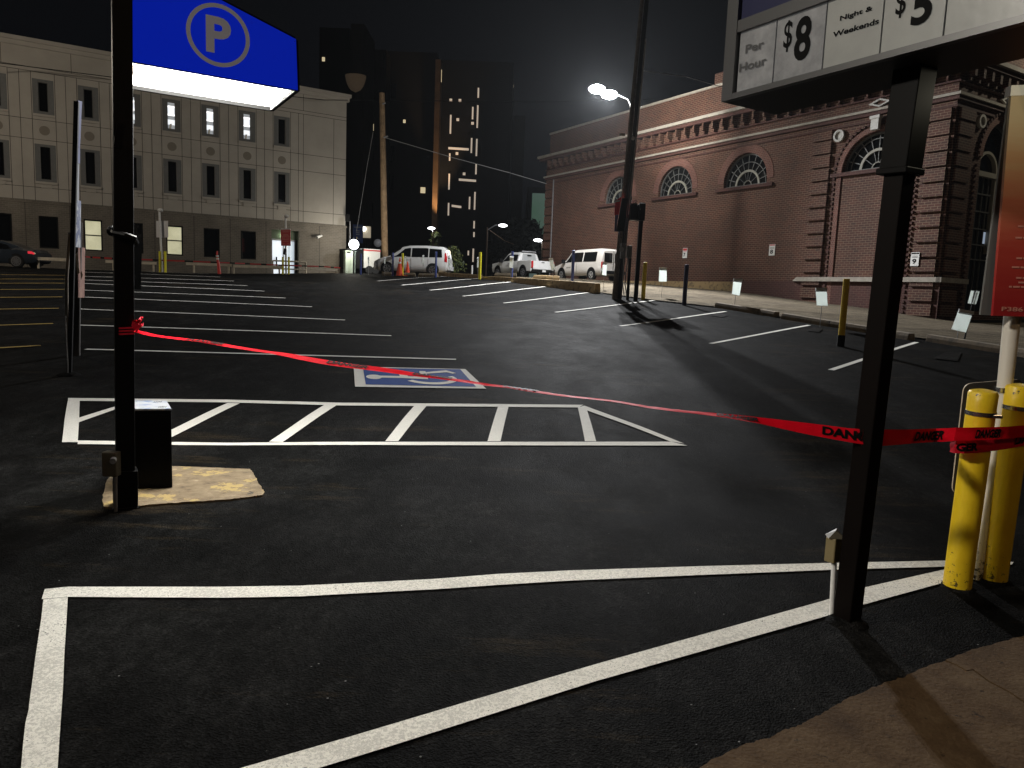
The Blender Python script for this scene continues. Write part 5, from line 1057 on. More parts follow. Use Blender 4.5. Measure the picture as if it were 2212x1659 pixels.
m_ = MB(); m_.tube([lt_, at(1362, 226, LU), at(1356, 214, LU), at(1340, 207, LU), at(1318, 202, LU)], .035, 10); m_.build('lamp_arm', GALV, lp, world=True, smooth=True)
LEDG = glow('led_flood_white', (.90, .96, 1), 300)
for i, (x, y) in enumerate(((1289, 191), (1316, 203))):
    p = at(x, y, LU); m_ = MB(); m_.sphere(p, .38, 14, (1.1, .8, .5)); hs_ = m_.build('lamp_housing', GALV, lp, world=True, smooth=True)
    m_ = MB(); m_.sphere(p-(0, .10, .06), .37, 14, (1.1, .85, .55)); m_.build('lamp_lens', LEDG, lp, world=True, smooth=True)
    spot('lot_lamp_light', p-(0, .35, .45), (-1.5+3*i, 9, 0), 15500, (.97, .98, 1), 150, .7, .10, lp)
    point('lot_lamp_spill', p-(0, 0, .45), 500, (1, .95, .85), .1, lp)
spot('lot_lamp_wall_light', p+(.1, 0, -.45), sidewall(14.8, 12.7), 1300, (1, .98, .93), 88, .5, .08, lp)
spot('lot_lamp_back_light', p-(.9, -.35, .4), (0, 46.5, 3), 5200, (.97, .98, 1), 95, .8, .1, lp)
m_ = MB(); p = at(1349, 291, uu-.25); m_.tube([p, p+(-.18, -.1, -.03)], .05, 10); m_.tube([p+(.3, 0, -.12), p+(.3, -.08, -.12)], .06, 10); m_.build('pole_camera', WPAINT, up_, world=True)
m_ = MB(); P4 = [at(1327, 465, uu-.25), at(1337, 463, uu-.3), at(1342, 425, uu-.3), at(1329, 434, uu-.25)]; m_.slab(P4, (0.01, .02, 0)); m_.k = 1; m_.quad(*[P4[0]+(P4[1]-P4[0])*s+(P4[3]-P4[0])*t-(0, .004, 0) for s, t in ((0, .9), (1, .9), (1, 1), (0, 1))]); m_.build('red_sign_panel', [mat('red_sign_bright', (.62, .035, .04), .4), WPAINT], up_, world=True)
m_ = MB(); m_.slab([at(1327, 500, uu-.25), at(1331, 500, uu-.25), at(1336, 464, uu-.25), at(1329, 464, uu-.25)], (0, .02, 0)); m_.build('blue_sign_panel', BLS, up_, world=True)
m_ = MB(); m_.slab([at(1331, 500, uu-.27), at(1348, 500, uu-.27), at(1357, 428, uu-.27), at(1344, 428, uu-.27)], (0, .03, 0)); m_.build('black_board', BLACK, up_, world=True)
# meter boxes on their own stand
s0 = ug(1356, 636, 26.6); mt = empty('meter_stand', s0, 0, 'grey electric meter boxes on a dark strut right of the utility pole', 'electrical box')
m_ = MB(); m_.tube([s0-(0, 0, .1), at(1361, 558, 26.6)], .055, 10); m_.build('strut', BLACK, mt, world=True)
def boxpx(mb, x0, x1, y0, y1, u, d): a = at(x0, y1, u); b = at(x1, y0, u); mb.box(a[0], b[0], u, u+d, a[2], b[2])
m_ = MB(); boxpx(m_, 1340.5, 1353, 525, 558, 26.2, .2); m_.build('meter_box', GREYP, mt, world=True, bevel=.01)
m_ = MB(); boxpx(m_, 1354, 1366, 531, 557, 26.3, .25); m_.build('switch_box', GREYP, mt, world=True, bevel=.01)
m_ = MB(); c = at(1343, 539, 26.18); m_.tube([c, c-(0.02, .12, 0)], .085, 16); m_.build('meter_dial', mat('clear_meter_cover', (.5, .5, .5), .15, spec=.8), mt, world=True, smooth=True)
m_ = MB()
for x0, x1 in ((1348, 1347), (1357, 1352)): m_.tube([at(x0, 558, 26.4), at(x1, 590, 26.4), at(x1-2, 612, 26.35), at(x1+1, 636, 26.4)], .02, 8)
m_.build('hanging_conduits', GALV, mt, world=True, smooth=True)
s0 = ug(1373, 642, 26.2); pst = empty('pay_station', s0, 0, 'black square post with a large black box on top, right of the meters', 'pay station'); tq_ = at(1385, 470, 26.2)
m_ = MB(); m_.beam(s0-(0, 0, .1), tq_, .14, .14); m_.build('post', BLACK, pst, world=True, bevel=.01)
m_ = MB(); a = at(1361, 475, 26.0); b = at(1393, 442, 26.0); m_.box(a[0], a[0]+.27, 25.95, 26.3, a[2], b[2]); m_.box(a[0]+.275, b[0], 25.8, 26.3, a[2]-.02, b[2]+.02); m_.build('box', BLACK, pst, world=True, bevel=.015)
m_ = MB(); m_.box(a[0]+.1, a[0]+.2, 25.94, 26.0, b[2]+.0, b[2]+.05); m_.box(a[0]+.3, b[0]-.02, 25.9, 26.1, b[2]+.021, b[2]+.06); m_.build('top_fittings', GALV, pst, world=True)
m_ = MB(); m_.sphere((a[0]+.30, 25.78, a[2]+.36), .03, 8, (.7, .5, 1.3)); m_.build('lock', STEEL, pst, world=True)
# wood poles and wires --------------------------------------------------
p0 = ug(832, 590, 50); wo = empty('utility_pole', p0, 0, 'warm lit wooden utility pole behind the white minivan', 'utility pole'); t0 = at(825, 201, 50)
m_ = MB(); m_.tube([p0-(0, 0, .3)]+[p0+(t0-p0)*k/6 for k in range(7)], [.23]+[.23-.06*k/6 for k in range(7)], 14); m_.build('pole', mat('tan_pole_wood', (.30, .20, .11), .85, var=.4, vs=3, bump=.5, bs=12), wo, world=True, smooth=True)
m_ = MB(); m_.tube([at(829, 297, 49.8), at(838, 294, 49.8)], .06, 8); m_.tube([at(826, 225, 49.7), at(833, 222, 49.7)], .05, 8); m_.build('insulators', GALV, wo, world=True)
spot('pole_warm_light', at(842, 586, 47.5), at(830, 440, 50), 60, (1, .68, .35), 70, .8, .1, wo)
def wire(name, P, lab, r_=.012, m=BLACKM, sag=.0):
    m_ = MB(); pts_ = []; Q = [at(*p) for p in P]
    for a, b in zip(Q[:-1], Q[1:]):
        for k in range(8): t = k/8; pts_.append(a+(b-a)*t-HT*sag*4*t*(1-t))
    pts_.append(Q[-1]); m_.tube(pts_, r_, 5); o = m_.build(name, m); tag(o, lab, 'wire')
WG = mat('grey_wire', (.3, .3, .3), .5)
wire('overhead_wire', [(-60,134,36),(0,136,37),(236,166,40),(700,216,46),(800,216.5,50),(1150,220,60),(1500,212,75)], 'dark overhead cable crossing the top of the office facade', .022)
wire('overhead_wire', [(834,298,50),(980,341,50.5),(1100,373,51),(1181,397,51.8)], 'thin pale cable from the wooden pole to the brick building', .018, WG)
wire('guy_wire', [(806,285,50),(792,365,50),(780,440,49.8),(770,500,49.5)], 'thin guy wire left of the wooden pole', .012, WG)
wire('guy_guard', [(771,512,49),(764,548,48.5),(757,560,48),(749,583,47.5)], 'pale yellow guy guard beside the office corner', .03, mat('pale_guard', (.5, .4, .22), .6))
wire('overhead_wire', [(1384,152,26.9),(1480,165,27.5),(1600,200,28)], 'thin cable leaving the tall pole towards the brick wall', .012, WG)
# street lamps ----------------------------------------------------------
def globe(px, py, u, rad_, m, P_, col, lab, yb=592):
    c = at(px, py, u); z = tz(c[0], c[1]); r = empty('globe_lamp', (c[0], c[1], z), 0, lab, 'street lamp'); m_ = MB(); m_.sphere(c, rad_, 16); m_.build('globe', m, r, world=True, smooth=True)
    m_ = MB(); m_.tube([(c[0], c[1], z), (c[0], c[1], c[2]-rad_)], .05, 8); m_.build('pole', BLACKM, r, world=True)
    if P_: point('globe_light', c-(0, rad_+.25, 0) if 0 else c-(0, rad_+.6, 0), P_, col, .25, r)
globe(764.5, 528, 46.4, .31, glow('globe_white', (.92, .97, 1), 9), 260, (1, .93, .78), 'bright white globe lamp just right of the office corner')
globe(816, 525, 60, .32, mat('unlit_globe', (.3, .3, .32), .3, emis=(.5, .5, .5), es=.06), 0, None, 'unlit grey globe lamp left of the wooden pole')  # unlit globe given a faint glow of its own to show grey
def lamp(name, hx, hy, px, pyt, pyb, u, es, P_, lab, arm=True):
    h = at(hx, hy, u); t = at(px, pyt, u); z = tz(t[0], t[1]); r = empty(name, (t[0], t[1], z), 0, lab, 'street lamp'); m_ = MB(); m_.tube([(t[0], t[1], z), t], .07, 8); m_.build('pole', mat('rusty_pole', (.12, .08, .05), .6), r, world=True)
    m_ = MB(); m_.tube([t-(0, 0, .25), (t+h)/2+(0, 0, .12), h+(0, 0, .1)], .05, 8); m_.build('arm', GALV, r, world=True, smooth=True)
    m_ = MB(); m_.sphere(h, .26, 12, (1.6, 1, .55)); m_.build('lamp_head', glow('far_lamp_glow', (.97, .98, 1), es), r, world=True, smooth=True)
    if P_: point('lamp_light', h-(0, 0, .3), P_, (.95, .97, 1), .15, r)
lamp('street_lamp', 1086.5, 487, 1053, 491, 600, 70, 8, 25, 'street lamp on a slender rusty pole left of the dark trees')
lamp('street_lamp', 1162, 519, 1172, 522, 600, 72, 8, 20, 'small street lamp hugging the far corner of the brick building')
lamp('street_lamp', 932, 493, 936, 499, 590, 85, 7, 30, 'small lamp just left of the lit brick fin')
wire('span_wire', [(1053,494,70),(1090,520,71),(1110,528,71.5)], 'thin slack cable from the rusty lamp pole to the dark tree', .03, mat('rusty_pole', (.12, .08, .05), .6))
c = at(789, 501, 66); r = empty('wall_lantern', (c[0], c[1], tz(c[0], c[1])), 0, 'square lantern panel on a pole above the box trailer', 'lantern'); m_ = MB(); m_.box(c[0]-.45, c[0]+.45, 66, 66.3, c[2]-.5, c[2]+.5); m_.build('panel', mat('lantern_panel', (.4, .36, .28), .5, emis=(.7, .6, .42), es=.35), r, world=True, bevel=.05)
m_ = MB(); m_.sphere((c[0]-.1, 65.9, c[2]+.25), .2, 10); m_.build('bulb', glow('bulb_white', (1, 1, .95), 5), r, world=True, smooth=True); m_ = MB(); m_.tube([(c[0], 66.4, tz(c[0], 66)), (c[0], 66.4, c[2])], .06, 8); m_.build('pole', BLACKM, r, world=True)
c = at(773, 505, 62); r = empty('blue_banner', (c[0], c[1], tz(c[0], c[1])), 0, 'dim blue banner sign beside the office corner', 'banner'); m_ = MB(); m_.box(c[0]-.42, c[0]+.42, 62, 62.06, c[2]-.75, c[2]+.75); m_.k = 1; 
for k, w_ in ((.5, .3), (.2, .15), (.05, .15), (-.1, .15), (-.45, .12)): m_.quad((c[0]-w_, 61.99, c[2]+k), (c[0]+w_, 61.99, c[2]+k), (c[0]+w_, 61.99, c[2]+k+.07), (c[0]-w_, 61.99, c[2]+k+.07))
m_.build('banner_sheet', [mat('banner_blue', (.02, .04, .12), .6), GREYP], r, world=True); m_ = MB(); m_.tube([(c[0], 62.1, tz(c[0], 62)), (c[0], 62.1, c[2]+.9)], .05, 8); m_.build('pole', BLACKM, r, world=True)
c = at(755, 455, 47.6); r = empty('lighting_mast', (at(757, 560, 47.6)[0], 47.6, tz(-10, 47.6)), 0, 'thin grey mast with a small floodlight at the office corner', 'mast'); m_ = MB(); m_.tube([(at(757, 560, 47.6)[0], 47.6, tz(-10, 47.6)), at(756, 478, 47.6)], .03, 8); m_.build('pole', GALV, r, world=True); m_ = MB(); p = at(751, 472, 47.6); m_.box(p[0]-.12, p[0]+.14, 47.4, 47.7, p[2]-.2, p[2]+.25); m_.build('flood_head', BLACKM, r, world=True, bevel=.02)
# green utility cabinet
a, b = ug(746, 588, 46.5), ug(768, 588, 46.8); r = empty('green_cabinet', a, math.atan2(b[1]-a[1], b[0]-a[0]), 'pale green transformer cabinet at the office corner', 'electrical box'); L_ = np.linalg.norm((b-a)[:2]); GC = mat('pale_green_paint', (.33, .40, .33), .5, var=.2, vs=3)
m_ = MB(); m_.box(0, L_, 0, .5, -.1, 1.35); m_.build('body', GC, r, bevel=.03); m_ = MB(); m_.box(.04, L_/2-.02, -.015, -.001, .1, 1.25); m_.box(L_/2+.02, L_-.04, -.015, -.001, .1, 1.25); m_.build('doors', GC, r); m_ = MB(); m_.box(-.03, L_+.03, -.04, .54, 1.352, 1.40); m_.build('lid', GC, r)
# ================================================================== VEHICLES
class Body:
    """lofted shell; station: x, z_low, z_belt, z_roof, w_belt, w_roof"""
    def __init__(s, st): s.st = sorted(st)
    def sec(s, x):
        a = np.array(s.st); v = [np.interp(x, a[:, 0], a[:, k]) for k in range(1, 6)]; zl, zb, zr, wb, wr = v
        r = min(.10, (zr-zb)*.3+.02)
        return [(wb*.90, zl), (wb*.985, zl+.10), (wb, (zl+zb)/2), (wb*.985, zb), (wr, zr-r), (wr*.93, zr-r*.28), (wr*.78, zr), (0, zr+.015)]
    def pt(s, x, v, side, off=0):
        P = s.sec(x); i = min(int(v), 6); t = v-i; p = (P[i][0]+(P[i+1][0]-P[i][0])*t, P[i][1]+(P[i+1][1]-P[i][1])*t)
        if off:
            d = (P[i+1][0]-P[i][0], P[i+1][1]-P[i][1]); L_ = math.hypot(*d)+1e-9; p = (p[0]+d[1]/L_*off, p[1]-d[0]/L_*off)
            q = s.pt(x+.02, v, 1); q0 = s.pt(x-.02, v, 1); slope = (q[2]-q0[2])/.04; x = x-slope*off*(1 if v > 4.5 else 0)*.7
        return (x, side*p[0], p[1])
    def shell(s, m, root, n=4):
        xs = []
        for a, b in zip(s.st[:-1], s.st[1:]): xs += list(np.linspace(a[0], b[0], n, endpoint=False))
        xs.append(s.st[-1][0]); mb = MB(); K_ = 8; rows = []
        for x in xs:
            P = s.sec(x); ringp = [(x, -p[0], p[1]) for p in P[:-1]]+[(x, 0, P[-1][1])]+[(x, p[0], p[1]) for p in P[:-1][::-1]]; rows.append(ringp)
        k = len(rows[0]); mb.v = [p for r_ in rows for p in r_]
        for i in range(len(rows)-1):
            for j in range(k): a = i*k+j; b_ = i*k+(j+1) % k; mb.f.append((a, b_, b_+k, a+k)); mb.m.append(0)
        mb.f.append(tuple(range(k))[::-1]); mb.m.append(0); mb.f.append(tuple((len(rows)-1)*k+j for j in range(k))); mb.m.append(0)
        o = mb.build('body', m, root, smooth=True); return o
    def panel(s, name, x0, x1, v0, v1, side, m, root, off=.012, n=6, x0t=None, x1t=None):
        mb = MB(); x0t = x0 if x0t is None else x0t; x1t = x1 if x1t is None else x1t
        for i in range(n+1):
            for j in range(4): t = i/n; q = j/3; xa = x0+(x0t-x0)*q; xb = x1+(x1t-x1)*q; mb.v.append(s.pt(xa+(xb-xa)*t, v0+(v1-v0)*q, side, off))
        for i in range(n):
            for j in range(3): a = i*4+j; mb.f.append((a, a+1, a+5, a+4)); mb.m.append(0)
        return mb.build(name, m, root, smooth=True)
def wheel(root, x, y, side, R_, rw, ns=5):
    t = MB(); y1 = side*y; y0 = side*(y-.2); t.tube([(x, y0, R_), (x, y1-side*.03, R_), (x, y1, R_)], [R_, R_, R_*.93], 28); w_ = t.build('wheel', TYRE, root, smooth=True)
    m = MB(); n = 24; r0 = rw; 
    for k in range(n):
        a, b = 2*math.pi*k/n, 2*math.pi*(k+1)/n; m.hexa([(x+r*math.cos(q), yy, R_+r*math.sin(q)) for yy in (y1+side*.001, y1+side*.012) for r, q in ((r0*.86, a), (r0, a), (r0, b), (r0*.86, b))])
    for k in range(ns):
        a = 2*math.pi*k/ns+.3
        for da in (-.16, .16): p = (math.cos(a+da), math.sin(a+da)); c_ = (math.cos(a), math.sin(a)); m.beam((x+c_[0]*r0*.12, y1+side*.01, R_+c_[1]*r0*.12), (x+p[0]*r0*.9, y1+side*.008, R_+p[1]*r0*.9), r0*.13, .012, (-math.sin(a), 0, math.cos(a)))
    m.tube([(x, y1+side*.002, R_), (x, y1+side*.02, R_)], r0*.2, 12); m.build('rim', RIM, w_)
def arch(root, body, x, y, side, R_, zc):
    m = MB(); n = 20; c = (x, side*(y+.006), zc); ps = [(x+R_*math.cos(a), side*(y+.006), max(zc+R_*math.sin(a), .16)) for a in np.linspace(-.5, math.pi+.5, n)]; m.poly(ps if side < 0 else ps[::-1]); m.build('wheel_arch', BLACKM, root)
def place_vehicle(name, rear_left, heading, z, scale, lab, length):
    r = empty(name, (rear_left[0], rear_left[1], z), heading, lab, name.replace('_', ' ').replace('white ', '')); r.scale = (scale,)*3; return r
# minivan (faces left) --------------------------------------------------
gm = at(892, 594, 43.4); hd = math.radians(180-5); mv = empty('minivan', (gm[0], gm[1], tz(gm[0], gm[1])), hd, 'white minivan parked side-on behind cones and blue bollards', 'minivan'); mv.scale = (.905,)*3
BV = Body([(2.42,.34,.62,.66,.62,.5),(2.34,.24,.76,.80,.80,.66),(2.0,.20,.93,.98,.88,.72),(1.45,.20,1.04,1.12,.91,.76),(.55,.20,1.06,1.72,.92,.68),(.1,.20,1.06,1.82,.92,.72),(-1.0,.20,1.07,1.85,.92,.74),(-2.05,.22,1.09,1.80,.91,.72),(-2.3,.26,1.05,1.62,.88,.68),(-2.42,.34,.95,1.05,.84,.66)])
BV.shell(CARW, mv)
for s_ in (-1, 1):
    BV.panel('window', -.03, 1.12, 3.05, 3.9, s_, GLASS, mv, x1t=.38); BV.panel('window', -1.15, -.1, 3.05, 3.9, s_, GLASS, mv); BV.panel('window', -2.05, -1.22, 3.05, 3.88, s_, GLASS, mv, x0t=-1.98)
    BV.panel('headlight', 1.95, 2.33, 2.3, 2.95, s_, mat('headlight_lens', (.5, .5, .5), .1, spec=.8), mv, n=4); BV.panel('taillight', -2.36, -2.2, 2.5, 3.7, s_, TAIL, mv, n=3)
    for x in (1.48, -1.45): arch(mv, BV, x, .915, s_, .41, .35); wheel(mv, x, .925, s_, .335, .23, 6)
BV.panel('windscreen', .62, 1.4, 4.1, 6.98, 1, GLASS, mv); BV.panel('windscreen', .62, 1.4, 4.1, 6.98, -1, GLASS, mv)
m_ = MB(); 
for x in (1.2, -.05, -1.15): m_.box(x-.006, x+.006, .917, .9245, .35, 1.02); m_.box(x-.006, x+.006, -.9245, -.917, .35, 1.02)
m_.build('door_gaps', JOINT, mv); m_ = MB()
for x in (.1, -.95): m_.box(x, x+.16, .918, .95, .93, .96)
m_.build('door_handles', CARW, mv); m_ = MB(); m_.box(1.02, 1.2, .93, 1.12, 1.04, 1.2); m_.box(1.02, 1.2, -1.12, -.93, 1.04, 1.2); m_.build('mirrors', BLACKM, mv, bevel=.02)
m_ = MB(); m_.box(-2.50, -2.38, -.84, .84, .34, .62); m_.build('rear_bumper', CARW, mv, bevel=.03)
# passenger van, heading away along the wall ------------------------------
def vehicle_at(name, rl, ru, head, sc, wid, halfl, lab, cat, dz=0):
    P = at(rl, 600, ru); fwd = np.array([math.cos(head), math.sin(head), 0]); rt = np.array([math.sin(head), -math.cos(head), 0]); c = P*[1, 1, 0]+rt*wid*sc+fwd*halfl*sc
    r = empty(name, (c[0], c[1], tz(c[0], c[1])+dz), head, lab, cat); r.scale = (sc,)*3; return r
HW = math.radians(90+31.5)
pv = vehicle_at('passenger_van', 1297, 42.0, HW, .86, 1.0, 2.75, 'white passenger van parked before the brick wall, seen from its rear left corner', 'van', -.02)
BP = Body([(2.75,.45,.80,.84,.80,.7),(2.65,.36,.95,1.02,.94,.8),(2.0,.34,1.10,1.20,.98,.84),(1.55,.32,1.16,1.34,1.0,.86),(.85,.32,1.18,1.98,1.0,.80),(.3,.32,1.18,2.09,1.0,.83),(-2.3,.34,1.18,2.11,1.0,.84),(-2.62,.36,1.18,2.06,.99,.83),(-2.75,.42,1.14,1.95,.97,.81)])
BP.shell(mat('cream_white_paint', (.66, .62, .57), .3, coat=.5), pv)
for s_ in (-1, 1):
    BP.panel('window', .62, 1.42, 3.08, 3.88, s_, GLASS, pv, x1t=.82); BP.panel('window', -.62, .42, 3.08, 3.86, s_, GLASS, pv); BP.panel('window', -2.15, -.74, 3.08, 3.86, s_, GLASS, pv)
    for x in (1.75, -1.7): arch(pv, BP, x, .995, s_, .47, .42); wheel(pv, x, 1.0, s_, .38, .23, 5)
BP.panel('windscreen', .95, 1.5, 4.1, 6.98, 1, GLASS, pv); BP.panel('windscreen', .95, 1.5, 4.1, 6.98, -1, GLASS, pv)
m_ = MB(); m_.box(-2.772, -2.745, .1, .76, 1.2, 1.82); m_.box(-2.772, -2.745, -.76, -.1, 1.2, 1.82); m_.build('rear_window', GLASS, pv, bevel=.04)
for s_ in (-1, 1): m_ = MB(); m_.box(-2.79, -2.70, s_*.90-.07, s_*.90+.07, .82, 1.22); m_.build('taillight', TAIL, pv, bevel=.01)
m_ = MB(); m_.box(-2.9, -2.74, -.95, .95, .45, .66); m_.build('rear_bumper', BLACKM, pv, bevel=.02)
m_ = MB(); m_.box(-2.775, -2.748, -.012, .012, .7, 1.95); m_.box(-.05, -.03, 1.0, 1.006, .45, 1.15); m_.box(.52, .54, 1.0, 1.006, .45, 1.15); m_.build('door_gaps', JOINT, pv)
m_ = MB(); m_.box(1.30, 1.50, 1.0, 1.22, 1.15, 1.42); m_.box(1.30, 1.50, -1.22, -1.0, 1.15, 1.42); m_.build('mirrors', BLACKM, pv, bevel=.03)
m_ = MB(); m_.box(1.05, 1.11, 1.001, 1.007, .82, .92)
for k in range(4): m_.box(.68+.085*k, .74+.085*k, 1.001, 1.007, .86, .89)
m_.build('door_lettering', BLK, pv)
m_ = MB(); m_.box(-2.79, -2.77, -.5, -.2, .75, .9); m_.build('number_plate', SIGNW, pv)
# pickup -------------------------------------------------------------------
pk = vehicle_at('pickup_truck', 1147, 46.3, HW, .88, .98, 2.9, 'white pickup truck with a light bar, parked ahead of the passenger van', 'pickup truck', 0)
BK = Body([(2.85,.5,.9,.95,.85,.75),(2.75,.42,1.05,1.12,.95,.82),(2.0,.4,1.12,1.20,.98,.85),(1.45,.4,1.16,1.28,.98,.84),(.75,.4,1.18,1.82,.97,.72),(.3,.4,1.18,1.90,.97,.74),(-.75,.4,1.18,1.88,.97,.74),(-.95,.4,1.18,1.80,.97,.73),(-1.02,.4,1.16,1.22,.96,.80)])
BK.shell(CARW, pk)
for s_ in (-1, 1):
    BK.panel('window', .0, 1.35, 3.08, 3.85, s_, GLASS, pk, x1t=.68); BK.panel('window', -.85, -.08, 3.08, 3.85, s_, GLASS, pk, x0t=-.8)
    for x in (1.85, -1.75): arch(pk, BK, x, .985, s_, .50, .45); wheel(pk, x, .99, s_, .41, .26, 6)
BK.panel('windscreen', .85, 1.42, 4.1, 6.98, 1, GLASS, pk); BK.panel('windscreen', .85, 1.42, 4.1, 6.98, -1, GLASS, pk)
m_ = MB()
for s_ in (-1, 1): m_.box(-2.82, -1.021, min(s_*.98, s_*.86), max(s_*.98, s_*.86), .48, 1.24)
m_.box(-2.80, -1.03, -.86, .86, .7, .74); m_.box(-1.08, -1.025, -.86, .86, .74, 1.30); m_.build('cargo_bed', CARW, pk, bevel=.02)
m_ = MB(); m_.box(-2.88, -2.822, -.80, .80, .62, 1.22); m_.build('tailgate', CARW, pk, bevel=.02)
m_ = MB(); m_.box(-2.895, -2.881, -.12, .12, 1.08, 1.14); m_.build('tailgate_handle', BLACKM, pk)
for s_ in (-1, 1): m_ = MB(); m_.box(-2.89, -2.78, s_*.89-.075, s_*.89+.075, .72, 1.2); m_.build('taillight', TAIL, pk, bevel=.01)
m_ = MB(); m_.box(-3.0, -2.84, -.95, .95, .42, .60); m_.build('rear_bumper', BLACKM, pk, bevel=.02); m_ = MB(); m_.box(-3.012, -3.001, -.18, .12, .44, .58); m_.build('number_plate', SIGNW, pk)
m_ = MB(); m_.box(-.95, -.65, -.62, .62, 1.90, 1.98); m_.k = 1; m_.box(-.97, -.951, -.6, .6, 1.91, 1.97); m_.build('light_bar', [BLACKM, mat('clear_lens', (.35, .35, .36), .15)], pk, bevel=.01)
m_ = MB(); P = []
m_.hexa([(-1.05, -.62, 1.27), (-1.05, .62, 1.27), (-1.0, .62, 1.27), (-1.0, -.62, 1.27), (-1.0, -.52, 1.78), (-1.0, .52, 1.78), (-.95, .52, 1.78), (-.95, -.52, 1.78)]); m_.build('rear_window', mat('tinted_pale_glass', (.35, .36, .36), .2), pk)
m_ = MB(); m_.box(-1.055, -1.02, -.17, .17, 1.6, 1.7); m_.build('brake_lamp', BLACKM, pk); m_ = MB(); m_.box(1.1, 1.3, .97, 1.22, 1.12, 1.42); m_.box(1.1, 1.3, -1.22, -.97, 1.12, 1.42); m_.build('mirrors', BLACKM, pk, bevel=.03)
m_ = MB(); m_.box(-.03, -.015, .98, .9865, .5, 1.15); m_.box(1.2, 1.215, .98, .9865, .5, 1.15); m_.build('door_gaps', JOINT, pk)
m_ = MB(); m_.box(.15, .35, .982, 1.01, 1.0, 1.04); m_.build('door_handle', BLACKM, pk)
# dark car, cut by the left edge -------------------------------------------
gc = at(30, 573, 35.2); ck = empty('dark_car', (gc[0]-1.22, gc[1]+.85, tz(gc[0], gc[1]+.5)-.0), math.radians(180+3), 'dark grey blue coupe cut by the left edge, red tail lamp to the right', 'car'); ck.scale = (.9,)*3
BCAR = Body([(2.2,.35,.6,.64,.7,.6),(1.9,.22,.78,.82,.86,.7),(1.0,.2,.88,.95,.9,.72),(.2,.2,.92,1.36,.9,.58),(-.4,.2,.92,1.42,.9,.60),(-1.1,.2,.93,1.22,.9,.6),(-1.6,.22,.92,1.0,.89,.66),(-2.15,.28,.88,.98,.84,.66),(-2.28,.38,.78,.84,.76,.6)])
BCAR.shell(mat('dark_blue_grey_paint', (.035, .045, .06), .2, .3, coat=.8), ck)
for s_ in (-1, 1):
    BCAR.panel('window', -1.15, .75, 3.08, 3.85, s_, GLASS, ck, x0t=-.8, x1t=.1)
    for x in (1.35, -1.36): arch(ck, BCAR, x, .89, s_, .40, .34); wheel(ck, x, .9, s_, .335, .25, 9)
    BCAR.panel('taillight', -2.24, -1.95, 2.55, 2.98, s_, mat('lit_tail_lens', (.5, .02, .02), .2, emis=(1, .05, .08), es=.5), ck, n=3)
# box trailer ----------------------------------------------------------------
a, b = at(783, 584, 47), at(821, 584, 47.6); bt = empty('box_trailer', (a[0], a[1], tz(a[0], a[1])), math.atan2(b[1]-a[1], b[0]-a[0]), 'white box trailer with a red stripe along its top edge', 'trailer'); L_ = np.linalg.norm((b-a)[:2])
m_ = MB(); m_.box(0, L_, 0, 1.7, .35, 1.56); m_.build('box', mat('trailer_white', (.66, .66, .62), .4, var=.05), bt, bevel=.02); m_ = MB(); m_.box(-.012, L_+.012, -.012, 1.71, 1.42, 1.5); m_.build('red_stripe', REDP, bt)
m_ = MB(); m_.box(-.03, .06, -.015, .05, .35, 1.56); m_.box(-1.0, -.03, .05, 1.6, .3, 1.5); m_.build('dark_front_wall', BLACKM, bt); m_ = MB(); m_.box(.1, L_, .2, 1.5, .22, .345); m_.build('chassis', BLACKM, bt)
for x in (.45, L_-.3): m_ = MB(); m_.tube([(x, -.01, .25), (x, .2, .25)], .25, 18); m_.build('wheel', TYRE, bt, smooth=True)
# ================================================================== TREES
def leafy(name, px, yt, yb, u, halfw, cols, lab, n=1500, ls=.16, cat='tree', bottom=.0, depth=None, lean_=0):
    t = at(px, yt, u); z0 = tz(t[0], u); r = empty(name, (t[0], u, z0), 0, lab, cat); H = t[2]-z0; rnd = random.Random(px+yt)
    m_ = MB(); m_.tube([(0, 0, -.1), (0.02, 0, H*.45), (-.03, 0, H*.8)], [H*.035, H*.022, H*.008], 8)
    for k in range(7): a = rnd.uniform(0, 6.28); h = rnd.uniform(.3, .7)*H; m_.tube([(0, 0, h), (math.cos(a)*halfw*.6, math.sin(a)*halfw*.6, h+H*.16)], [H*.012, H*.004], 6)
    m_.build('trunk', mat('bark', (.06, .045, .03), .9), r)
    cl = [(rnd.uniform(-.6, .6)*halfw, rnd.uniform(-.6, .6)*halfw, H*(bottom+(1-bottom)*rnd.uniform(.12, .88)), rnd.uniform(.25, .45)*halfw*1.3) for _ in range(26)]
    m_ = MB()
    for k in range(n):
        c = rnd.choice(cl); 
        while True:
            d = np.array([rnd.gauss(0, .5), rnd.gauss(0, .5), rnd.gauss(0, .5)])
            if np.linalg.norm(d) < 1.2: break
        f = 1-.75*max(0, (c[2]/H-.45))/.55; p = np.array([c[0]*f, c[1]*f, c[2]])+d*c[3]*.95
        if p[2] > H or p[2] < H*bottom*.7: continue
        a = np.array([rnd.gauss(0, 1) for _ in range(3)]); a /= np.linalg.norm(a); b_ = np.cross(a, [rnd.gauss(0, 1) for _ in range(3)]); b_ /= np.linalg.norm(b_); s = ls*rnd.uniform(.6, 1.4); m_.k = rnd.randrange(len(cols)); m_.poly([p-a*s, p+b_*s*.5, p+a*s, p-b_*s*.5])
    m_.build('crown', cols, r)
LGD = [mat('leaf_black', (.006, .008, .005), .9)]
LG = [mat('leaf_dark', (.02, .03, .012), .7), mat('leaf_mid', (.05, .07, .015), .7), mat('leaf_olive', (.09, .10, .02), .7)]
leafy('shrub', 980, 532, 600, 47, .75, LG, 'yellow green lit bush behind the tail of the minivan', 2200, .10, 'shrub')
